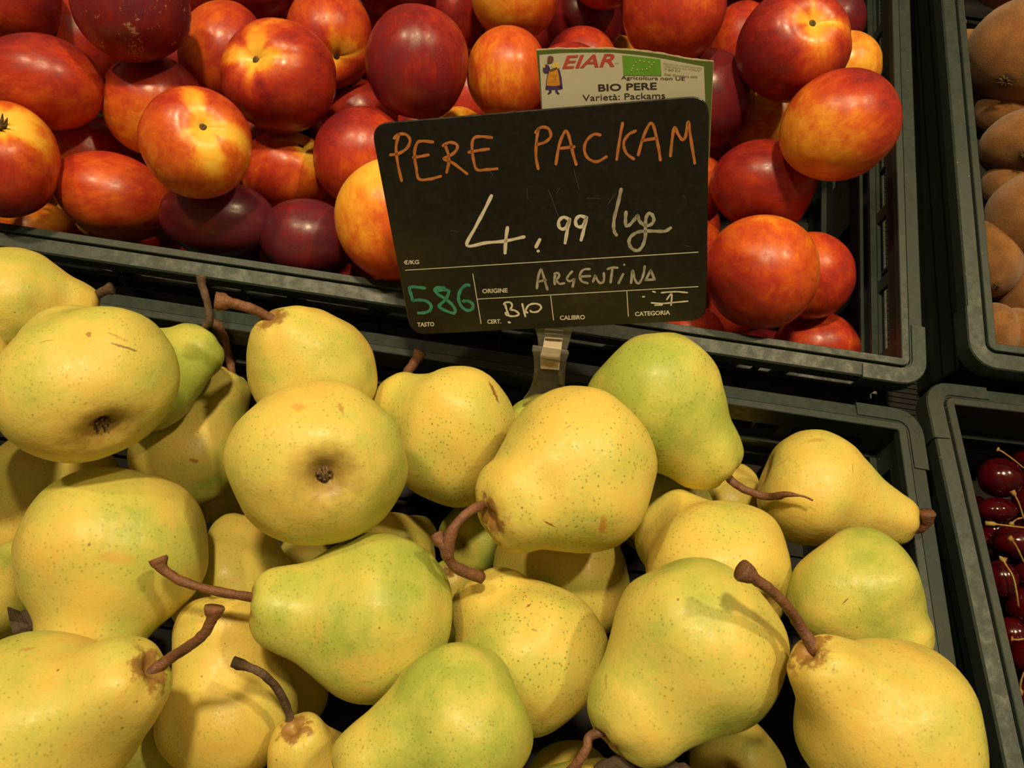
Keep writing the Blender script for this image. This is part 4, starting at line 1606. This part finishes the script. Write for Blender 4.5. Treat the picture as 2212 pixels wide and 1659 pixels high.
z2 = lambda x, y: (780 + x / 2.514, 60 + y / 2.514)
z4c = lambda x, y: (860 + x / 3.253, 520 + y / 3.253)
ORANGE = [
 [(205, 578), (190, 650), (200, 740), (220, 830)], [(180, 600), (205, 578), (245, 580), (266, 610), (250, 652), (205, 682), (160, 690)],
 [(390, 620), (330, 615), (302, 630), (290, 690), (300, 760), (314, 820), (370, 822), (432, 806)], [(285, 704), (330, 697), (365, 690)],
 [(458, 640), (478, 710), (465, 785)], [(445, 640), (480, 622), (518, 632), (520, 660), (490, 690), (450, 712), (500, 735), (575, 792)],
 [(710, 596), (650, 590), (612, 600), (602, 650), (612, 725), (630, 770), (680, 770), (738, 765)], [(585, 676), (640, 665), (692, 658)],
 [(962, 548), (952, 620), (950, 700), (962, 765)], [(948, 568), (978, 540), (1018, 548), (1030, 588), (1000, 620), (955, 634)],
 [(1058, 740), (1075, 640), (1098, 578), (1116, 562), (1132, 600), (1150, 680), (1168, 742)], [(1085, 654), (1157, 646)],
 [(1298, 582), (1265, 578), (1225, 612), (1212, 662), (1232, 708), (1280, 727), (1332, 700)],
 [(1420, 517), (1405, 600), (1388, 715)], [(1490, 560), (1452, 580), (1426, 625), (1440, 680), (1480, 712)],
 [(1505, 690), (1530, 600), (1560, 532), (1580, 520), (1596, 560), (1615, 650), (1625, 718)], [(1525, 612), (1602, 600)],
 [(1680, 695), (1690, 600), (1702, 540), (1722, 578), (1745, 608), (1762, 588), (1776, 510), (1790, 600), (1812, 735)]]
write('handwritten_name', ORANGE, z2, 6.2, M_ORANGE, 'orange handwriting PERE PACKAM', s2, sign)
PRICE = [
 [(708, 912), (670, 990), (620, 1085), (575, 1182), (680, 1167), (780, 1158), (885, 1135)], [(795, 1085), (786, 1150), (782, 1222)],
 [(970, 1150), (950, 1190)], [(962, 1212)],
 [(1132, 1042), (1100, 1028), (1074, 1050), (1078, 1085), (1106, 1090), (1132, 1048)], [(1133, 1040), (1120, 1100), (1108, 1168)],
 [(1222, 1030), (1187, 1022), (1165, 1045), (1172, 1076), (1200, 1078), (1222, 1038)], [(1224, 1030), (1210, 1095), (1195, 1152)]]
write('handwritten_price', PRICE, z2, 7.2, M_WHITE, 'white handwritten price 4,99', s2, sign)
z9 = lambda x, y: (1280 + x / 9.215, 380 + y / 9.215)
z7 = lambda x, y: (870 + x / 6.91, 600 + y / 6.91)
z5 = lambda x, y: (1130 + x / 5.53, 560 + y / 5.53)
UNIT = [[(568, 265), (540, 400), (480, 650), (430, 850), (420, 1020), (440, 1120), (475, 1175)],
 [(665, 720), (655, 850), (658, 960), (690, 995), (750, 960), (830, 870), (895, 785)],
 [(895, 785), (930, 890), (1000, 960), (1090, 990), (1180, 950), (1220, 870), (1190, 780), (1140, 745), (1090, 770), (1060, 870), (1050, 1000), (1050, 1200), (1010, 1360), (940, 1460), (870, 1485), (780, 1440), (730, 1350), (740, 1240), (830, 1150), (950, 1105), (1100, 1095), (1300, 1100), (1450, 1095), (1550, 1035)]]
write('handwritten_unit', UNIT, z9, 7.4, M_GREY, 'greyish handwritten slash kg', s2, sign, .00013)
TEAL = [
 [(325, 152), (220, 140), (130, 135), (100, 165), (125, 250), (152, 345)], [(152, 345), (200, 332), (310, 335), (390, 370), (425, 430), (400, 490), (320, 520), (235, 525)],
 [(530, 190), (600, 180), (670, 185), (685, 220), (640, 320), (545, 420), (600, 470), (740, 525), (785, 500), (760, 430), (660, 330), (520, 240), (480, 180), (520, 145), (620, 150)],
 [(990, 112), (950, 105), (880, 160), (835, 260), (840, 350), (880, 430), (960, 485), (1030, 470), (1050, 410), (1010, 360), (950, 345), (905, 350)]]
write('handwritten_code', TEAL, z7, 6.9, M_TEAL, 'teal handwritten number 586', s2, sign)
ORIG = [
 [(165, 345), (175, 240), (205, 130), (225, 140), (255, 240), (290, 360)], [(190, 265), (270, 245)],
 [(378, 295), (375, 230), (385, 180)], [(375, 175), (405, 160), (432, 185), (415, 225), (390, 240)], [(390, 240), (430, 290), (490, 285)],
 [(585, 145), (545, 190), (522, 235), (560, 262), (610, 235)], [(612, 235), (592, 325)],
 [(795, 115), (720, 125), (677, 190), (700, 260), (770, 285)], [(685, 205), (800, 200)],
 [(835, 265), (860, 200)], [(860, 195), (895, 260), (935, 285), (965, 250), (965, 165)],
 [(1065, 120), (1045, 275)], [(1010, 115), (1060, 98), (1125, 100)], [(1195, 175), (1140, 285)], [(1208, 65)],
 [(1290, 280), (1305, 140)], [(1310, 135), (1335, 240), (1375, 290), (1410, 250), (1440, 170), (1452, 85)],
 [(1465, 245), (1525, 130)], [(1525, 130), (1570, 243)], [(1462, 246), (1570, 241)]]
write('handwritten_origin', ORIG, z5, 5.2, M_GREY, 'greyish handwriting ARGENTINA', s2, sign, .00013)
CERT = [[(1530, 400), (1555, 490), (1580, 550)], [(1510, 395), (1530, 370), (1600, 365), (1632, 410), (1605, 475)], [(1605, 475), (1680, 490), (1735, 540), (1680, 570), (1600, 570), (1545, 550), (1535, 520)],
 [(1785, 390), (1805, 480), (1830, 575)], [(1860, 520), (1835, 490), (1880, 410), (1970, 385), (2045, 405), (2065, 450), (2010, 505), (1930, 510), (1905, 490)], [(1580, 660), (1600, 668)]]
GRADE = [
        [(1850, 365), (1900, 360), (1965, 358), (2032, 364)], [(1790, 356), (1806, 361)], [(1718, 393), (1730, 393)],
        [(1780, 436), (1860, 440), (1950, 432), (2035, 424)], [(1805, 452), (1855, 450)],
        [(1888, 412), (1922, 372), (1918, 452)], [(1964, 356)], [(1872, 438)]]
write('handwritten_certificate', CERT, z7, 4.2, M_WHITE, 'white handwriting BIO', s2, sign)
write('handwritten_grade', GRADE, z4c, 3.3, M_WHITE, 'white handwritten numeral I', s2, sign)
write('printed_line', [[(52, 207), (2108, 80)], [(525, 233), (583, 582)], [(555, 410), (2108, 322)], [(1072, 388), (1092, 557)], [(1607, 355), (1618, 530)]],
      z4c, 1.7, M_PRINT, 'thin white printed lines', s2, sign, .00006)
SCR = [[(1018, 880), (1072, 1025)], [(1155, 770), (1185, 880)], [(1225, 925), (1300, 928)], [(485, 1100), (530, 1108)], [(1080, 870), (1060, 900)], [(1745, 910), (1765, 928)],
       [(1340, 960), (1380, 900)], [(610, 1075), (640, 1090)], [(1210, 1270), (1260, 1285)], [(1755, 1180), (1790, 1190)], [(700, 780), (715, 800)], [(900, 880), (905, 930)], [(1130, 1235)], [(1230, 552)], [(1625, 480)]]
write('scratch', SCR, z2, .8, M_SCRATCH, None, s2, sign, .00004)


def text_shape(txt, bold=0.0, shear=0.0):
    cu = bpy.data.curves.new('txt', 'FONT')
    cu.body = txt
    cu.size = 1
    cu.offset = bold
    cu.shear = shear
    cu.resolution_u = 3
    ob = bpy.data.objects.new('txt', cu)
    COL.objects.link(ob)
    bpy.context.view_layer.update()
    dg = bpy.context.evaluated_depsgraph_get()
    me = bpy.data.meshes.new_from_object(ob.evaluated_get(dg))
    vs = np.array([v.co[:] for v in me.vertices])
    fs = [tuple(p.vertices) for p in me.polygons]
    bpy.data.objects.remove(ob)
    bpy.data.curves.remove(cu)
    bpy.data.meshes.remove(me)
    return vs, fs


def text_on(name, txt, p0, p1, cap, mat, mapper, parent, bold=.02, shear=0.0, z=.0001, label=None, conv=lambda x, y: (x, y)):
    """text whose baseline runs from pixel p0 to p1, capitals cap pixels high"""
    vs, fs = text_shape(txt, bold, shear)
    x0, x1 = vs[:, 0].min(), vs[:, 0].max()
    p0, p1 = np.array(conv(*p0)), np.array(conv(*p1))
    d = p1 - p0
    ln = np.linalg.norm(d)
    d /= ln
    nn = np.array([d[1], -d[0]])
    capu = .70
    out = []
    for v in vs:
        a = (v[0] - x0) / (x1 - x0) * ln
        b = v[1] / capu * cap
        px = p0 + d * a + nn * b
        q = mapper(px[0], px[1])
        out.append((q.x, q.y, q.z + z))
    mb = MB()
    mb.add(out, fs)
    o = mb.build(name, mat, parent)
    if label:
        o['label'] = label
    return o


k4 = 1 / 3.253
for txt, a, b, c in (('€/KG', (40, 166), (148, 162), 27), ('ORIGINE', (592, 368), (770, 362), 29), ('TASTO', (135, 603), (255, 599), 28),
                     ('CERT.', (627, 582), (725, 579), 28), ('CALIBRO', (1137, 556), (1313, 550), 29), ('CATEGORIA', (1665, 529), (1912, 517), 29)):
    text_on('printed_caption', txt, a, b, c * k4, M_PRINT, s2, sign, .028, 0, .0001, 'white printed caption ' + txt, z4c)

# ---------------------------------------------------------------- printed crate card behind the sign
CN = (SN * 1.0).normalized()
CO = SO - SN * .0052
cmat = Matrix.Translation(CO) @ Matrix((SX, SY, SN)).transposed().to_4x4()
CINV = cmat.inverted()


def c3(u, v, h=0.0):
    q = CINV @ hitp(u, v, CO, CN)
    t = max(0, (q.x - .02) / .05)
    q.z = .0022 * t * t * (1 if t < 1.4 else 1) + h
    q.z = min(q.z, .0040 + h)
    return q


card = empty('printed_card', cmat)
tag(card, 'torn printed cardboard label with green border, stuck behind the black price sign', 'card')


def card_sheet(name, top_pts, bot_pts, h1, h0, mat, nv=8, jag=0.0):
    """sheet between a top and a bottom pixel polyline, following the card's curl"""
    N = 40
    tp = [np.array(top_pts[0], float) + 0 for _ in range(0)]

    def samp(pl, t):
        s_ = t * (len(pl) - 1)
        i = min(int(s_), len(pl) - 2)
        return np.array(pl[i], float) * (1 - s_ + i) + np.array(pl[i + 1], float) * (s_ - i)
    vs, fs = [], []
    rnd = random.Random(5)
    for side, h in ((0, h1), (1, h0)):
        for j in range(nv + 1):
            for i in range(N + 1):
                a, b = samp(top_pts, i / N), samp(bot_pts, i / N)
                if j == 0 and jag:
                    a = a + np.array([0, rnd.uniform(-jag, jag)])
                p = a + (b - a) * j / nv
                q = c3(p[0], p[1], h)
                vs.append(tuple(q))
        rnd = random.Random(5)
    M_ = (N + 1) * (nv + 1)
    for j in range(nv):
        for i in range(N):
            a = j * (N + 1) + i
            fs.append((a, a + N + 1, a + N + 2, a + 1))
            fs.append((M_ + a, M_ + a + 1, M_ + a + N + 2, M_ + a + N + 1))
    ring = [i for i in range(N + 1)] + [j * (N + 1) + N for j in range(1, nv + 1)] + [nv * (N + 1) + i for i in range(N - 1, -1, -1)] + [j * (N + 1) for j in range(nv - 1, 0, -1)]
    for a, b in zip(ring, ring[1:] + ring[:1]):
        fs.append((a, b, M_ + b, M_ + a))
    mb = MB()
    mb.add(vs, fs)
    return mb.build(name, mat, card, smooth=False)


TOPC = [(1158, 108), (1200, 105), (1260, 105), (1320, 105), (1370, 108), (1430, 115), (1490, 126), (1540, 130)]
BOTC = [(1178, 330), (1230, 332), (1280, 334), (1330, 335), (1380, 336), (1430, 336), (1480, 336), (1531, 337)]
card_sheet('card_backing', [(x, y - 1.5) for x, y in TOPC], BOTC, -.0003, -.0011, M_CARDCORE, jag=.9)
card_sheet('green_border', [(x + (1 if i == 0 else -1 if i == 7 else 0), y + 1.6) for i, (x, y) in enumerate(TOPC)],
           [(x + (1 if i == 0 else -1 if i == 7 else 0), y) for i, (x, y) in enumerate(BOTC)], 0, -.0003, M_CARD)
TOPL = [(1165, 119), (1215, 115), (1270, 114), (1325, 114), (1380, 119), (1430, 126), (1480, 135), (1519, 142)]
BOTL = [(1176, 320), (1230, 324), (1280, 325), (1330, 326), (1380, 326), (1430, 326), (1480, 326), (1526, 326)]
card_sheet('paper_label', TOPL, BOTL, .00032, .0000, M_LABEL)
zc = lambda x, y: (1150 + x / 5.53, 90 + y / 5.53)
HL = .00044
mapc = lambda u, v: c3(u, v, HL)
text_on('printed_word', 'EIAR', (356, 318), (985, 290), 150 / 5.53, M_RED, mapc, card, .02, .30, 0, 'red slanted letters EIAR', zc)
text_on('printed_word', 'srl', (985, 265), (1030, 262), 20 / 5.53, M_OLIVEINK, mapc, card, 0, 0, 0, None, zc)
text_on('printed_word', 'Agricoltura non UE', (1060, 446), (1815, 452), 42 / 5.53, M_BLACKINK, mapc, card, .006, 0, 0, 'black print Agricoltura non UE', zc)
text_on('printed_word', 'BIO PERE', (788, 588), (1485, 560), 80 / 5.53, M_BLACKINK, mapc, card, .022, 0, 0, 'bold black print BIO PERE', zc)
text_on('printed_word', 'Varietà: Packams', (600, 706), (1585, 668), 75 / 5.53, M_BLACKINK, mapc, card, .004, 0, 0, 'black print Varietà: Packams', zc)
text_on('small_print', 'Organismo di controllo autorizzato', (1560, 262), (2020, 312), 22 / 5.53, M_OLIVEINK, mapc, card, 0, 0, 0, None, zc)
text_on('small_print', 'autorizzato dal MIPAAF', (1570, 292), (2000, 345), 22 / 5.53, M_OLIVEINK, mapc, card, 0, 0, 0, None, zc)
text_on('small_print', 'IT BIO 014', (1572, 335), (1760, 352), 26 / 5.53, M_OLIVEINK, mapc, card, .02, 0, 0, None, zc)
text_on('small_print', 'Cod. Operatore 4099', (1572, 392), (1965, 425), 26 / 5.53, M_OLIVEINK, mapc, card, .02, 0, 0, None, zc)


def poly(name, pts, mat, h=HL, label=None, parent=card, conv=zc, dense=True):
    P = [conv(*p) for p in pts]
    c = np.mean(P, axis=0)
    vs = [tuple(c3(*c, h))] + [tuple(c3(p[0], p[1], h)) for p in P]
    n = len(P)
    mb = MB()
    mb.add(vs, [(0, i + 1, (i + 1) % n + 1) for i in range(n)])
    o = mb.build(name, mat, parent)
    if label:
        o['label'] = label
    return o


def gridquad(q, n=8):
    a, b, c, d = [np.array(p, float) for p in q]
    top = [a + (b - a) * i / n for i in range(n + 1)]
    rt = [b + (c - b) * i / n for i in range(1, n + 1)]
    bt = [c + (d - c) * i / n for i in range(1, n + 1)]
    lf_ = [d + (a - d) * i / n for i in range(1, n)]
    return [tuple(p) for p in top + rt + bt + lf_]


poly('organic_emblem', gridquad([(1075, 160), (1525, 205), (1540, 402), (1090, 400)]), M_GREEN, HL, 'green leaf of stars emblem')
mbs = MB()
stars = [(1235, 240), (1280, 222), (1333, 232), (1390, 240), (1450, 240), (1425, 268), (1403, 295), (1366, 318), (1313, 326), (1252, 328), (1208, 280), (1196, 312), (1182, 335)]
for sx_, sy_ in stars:
    cc = zc(sx_, sy_)
    ring = []
    for k in range(10):
        rr = 2.6 if k % 2 == 0 else 1.1
        a = -math.pi / 2 + k * math.pi / 5
        ring.append(tuple(c3(cc[0] + rr * math.cos(a), cc[1] + rr * math.sin(a), HL + .0002)))
    mbs.add([tuple(c3(*cc, HL + .0002))] + ring, [(0, i + 1, (i + 1) % 10 + 1) for i in range(10)])
mbs.build('emblem_stars', M_PALE, card)
# the little printed woman carrying a basket
fig = [
 ('skirt_hem', [(185, 520), (155, 570), (190, 575), (240, 572), (290, 570), (340, 568), (365, 555), (350, 510), (270, 525)], M_PURPLE, 0),
 ('skirt_hem', [(300, 325), (325, 330), (350, 430), (362, 555), (320, 560), (322, 430)], M_PURPLE, 0),
 ('skirt_hem', [(196, 350), (184, 365), (170, 440), (156, 560), (175, 560), (190, 440)], M_PURPLE, 0),
 ('skirt', [(205, 345), (300, 328), (318, 400), (330, 518), (270, 530), (190, 525), (168, 518), (180, 430)], M_GOLDINK, 1),
 ('blouse', [(245, 245), (285, 232), (315, 260), (325, 305), (300, 322), (250, 325), (235, 290)], M_YELLOWINK, 1),
 ('basket', [(130, 290), (160, 270), (200, 285), (215, 330), (190, 368), (150, 375), (125, 345)], M_PURPLE, 1),
 ('basket', [(128, 285), (150, 278), (158, 300), (135, 312)], M_YELLOWINK, 2),
 ('arm', [(205, 335), (290, 300), (300, 318), (215, 355)], M_SKIN, 2),
 ('head', [(185, 180), (215, 165), (250, 178), (255, 215), (235, 245), (200, 250), (178, 262), (180, 215)], M_SKIN, 2),
 ('foot', [(198, 575), (228, 575), (230, 605), (195, 628), (180, 620), (200, 600)], M_PURPLE, 0),
 ('foot', [(272, 572), (298, 572), (308, 595), (328, 622), (305, 628), (275, 600)], M_PURPLE, 0)]
for nm, pts, mt, lv in fig:
    poly('printed_' + nm, pts, mt, HL + .0001 * lv)

# ---------------------------------------------------------------- clear plastic sign holder
hz = (CAM - hitp(1200, 705, SO, SN)).dot(-W)
HM = Matrix.Translation(at(1188, 780, .42)) @ Matrix((XC, YC, -W)).transposed().to_4x4()
clip = empty('sign_holder', HM)
tag(clip, 'clear plastic swivel clip holding the black price sign above the pears', 'clip')
HI = HM.inverted()


def clip_plate(name, rows, mat, th, bevel=.0004):
    """plate from rows of (left px, right px, y px, depth)"""
    vs, fs = [], []
    n = len(rows)
    M_ = 4
    for (xl, yl, xr, yr, z) in rows:
        for t in np.linspace(0, 1, M_ + 1):
            q = HI @ at(xl + (xr - xl) * t, yl + (yr - yl) * t, z)
            vs.append(q)
    m0 = len(vs)
    vs += [v - Vector((0, 0, th)) for v in vs]
    W1 = M_ + 1
    for i in range(n - 1):
        for j in range(M_):
            a = i * W1 + j
            fs.append((a, a + W1, a + W1 + 1, a + 1))
            fs.append((m0 + a, m0 + a + 1, m0 + a + W1 + 1, m0 + a + W1))
    ring = list(range(W1)) + [i * W1 + M_ for i in range(1, n)] + [(n - 1) * W1 + j for j in range(M_ - 1, -1, -1)] + [i * W1 for i in range(n - 2, 0, -1)]
    for a, b in zip(ring, ring[1:] + ring[:1]):
        fs.append((a, m0 + a, m0 + b, b))
    mb = MB()
    mb.add(vs, fs)
    return mb.build(name, mat, clip, smooth=False)


zb = z4[2] * .5 + z4[3] * .5 + .002
clip_plate('upper_jaw', [(1152, 690, 1238, 694, zb + .001), (1156, 708, 1238, 706, zb + .001), (1161, 728, 1233, 727, zb + .003), (1164, 752, 1224, 758, zb + .006)], M_CLEAR, .0022)
for k in range(3):
    y = 711 + k * 9
    clip_plate('grip_rib', [(1177, y - 1.5, 1216, y + 1.5, zb - .001), (1177, y + 1.5, 1216, y + 4.5, zb - .0006)], M_MILKY if k == 2 else M_CLEAR, .0012)
clip_plate('hinge_band', [(1176, 730, 1215, 733, zb + .001), (1173, 748, 1213, 752, zb + .0015), (1167, 768, 1210, 771, zb + .003), (1168, 796, 1208, 799, zb + .008)], M_MILKY, .002)
clip_plate('lower_jaw', [(1151, 745, 1228, 757, zb + .001), (1149, 757, 1229, 764, zb + .001), (1153, 772, 1223, 780, zb + .004), (1154, 800, 1221, 804, zb + .010), (1150, 825, 1220, 829, zb + .017),
                         (1144, 842, 1219, 846, zb + .021), (1130, 862, 1218, 870, zb + .026), (1128, 900, 1218, 905, zb + .034)], M_CLEAR, .0020)
clip_plate('side_rib', [(1155, 800, 1160, 801, zb + .007), (1153, 822, 1160, 823, zb + .014)], M_CLEAR, .004)
clip_plate('side_rib', [(1207, 806, 1215, 807, zb + .007), (1206, 829, 1215, 830, zb + .014)], M_CLEAR, .004)
clip_plate('cross_rib', [(1168, 766, 1208, 770, zb + .000), (1168, 773, 1208, 778, zb + .001)], M_CLEAR, .0025)
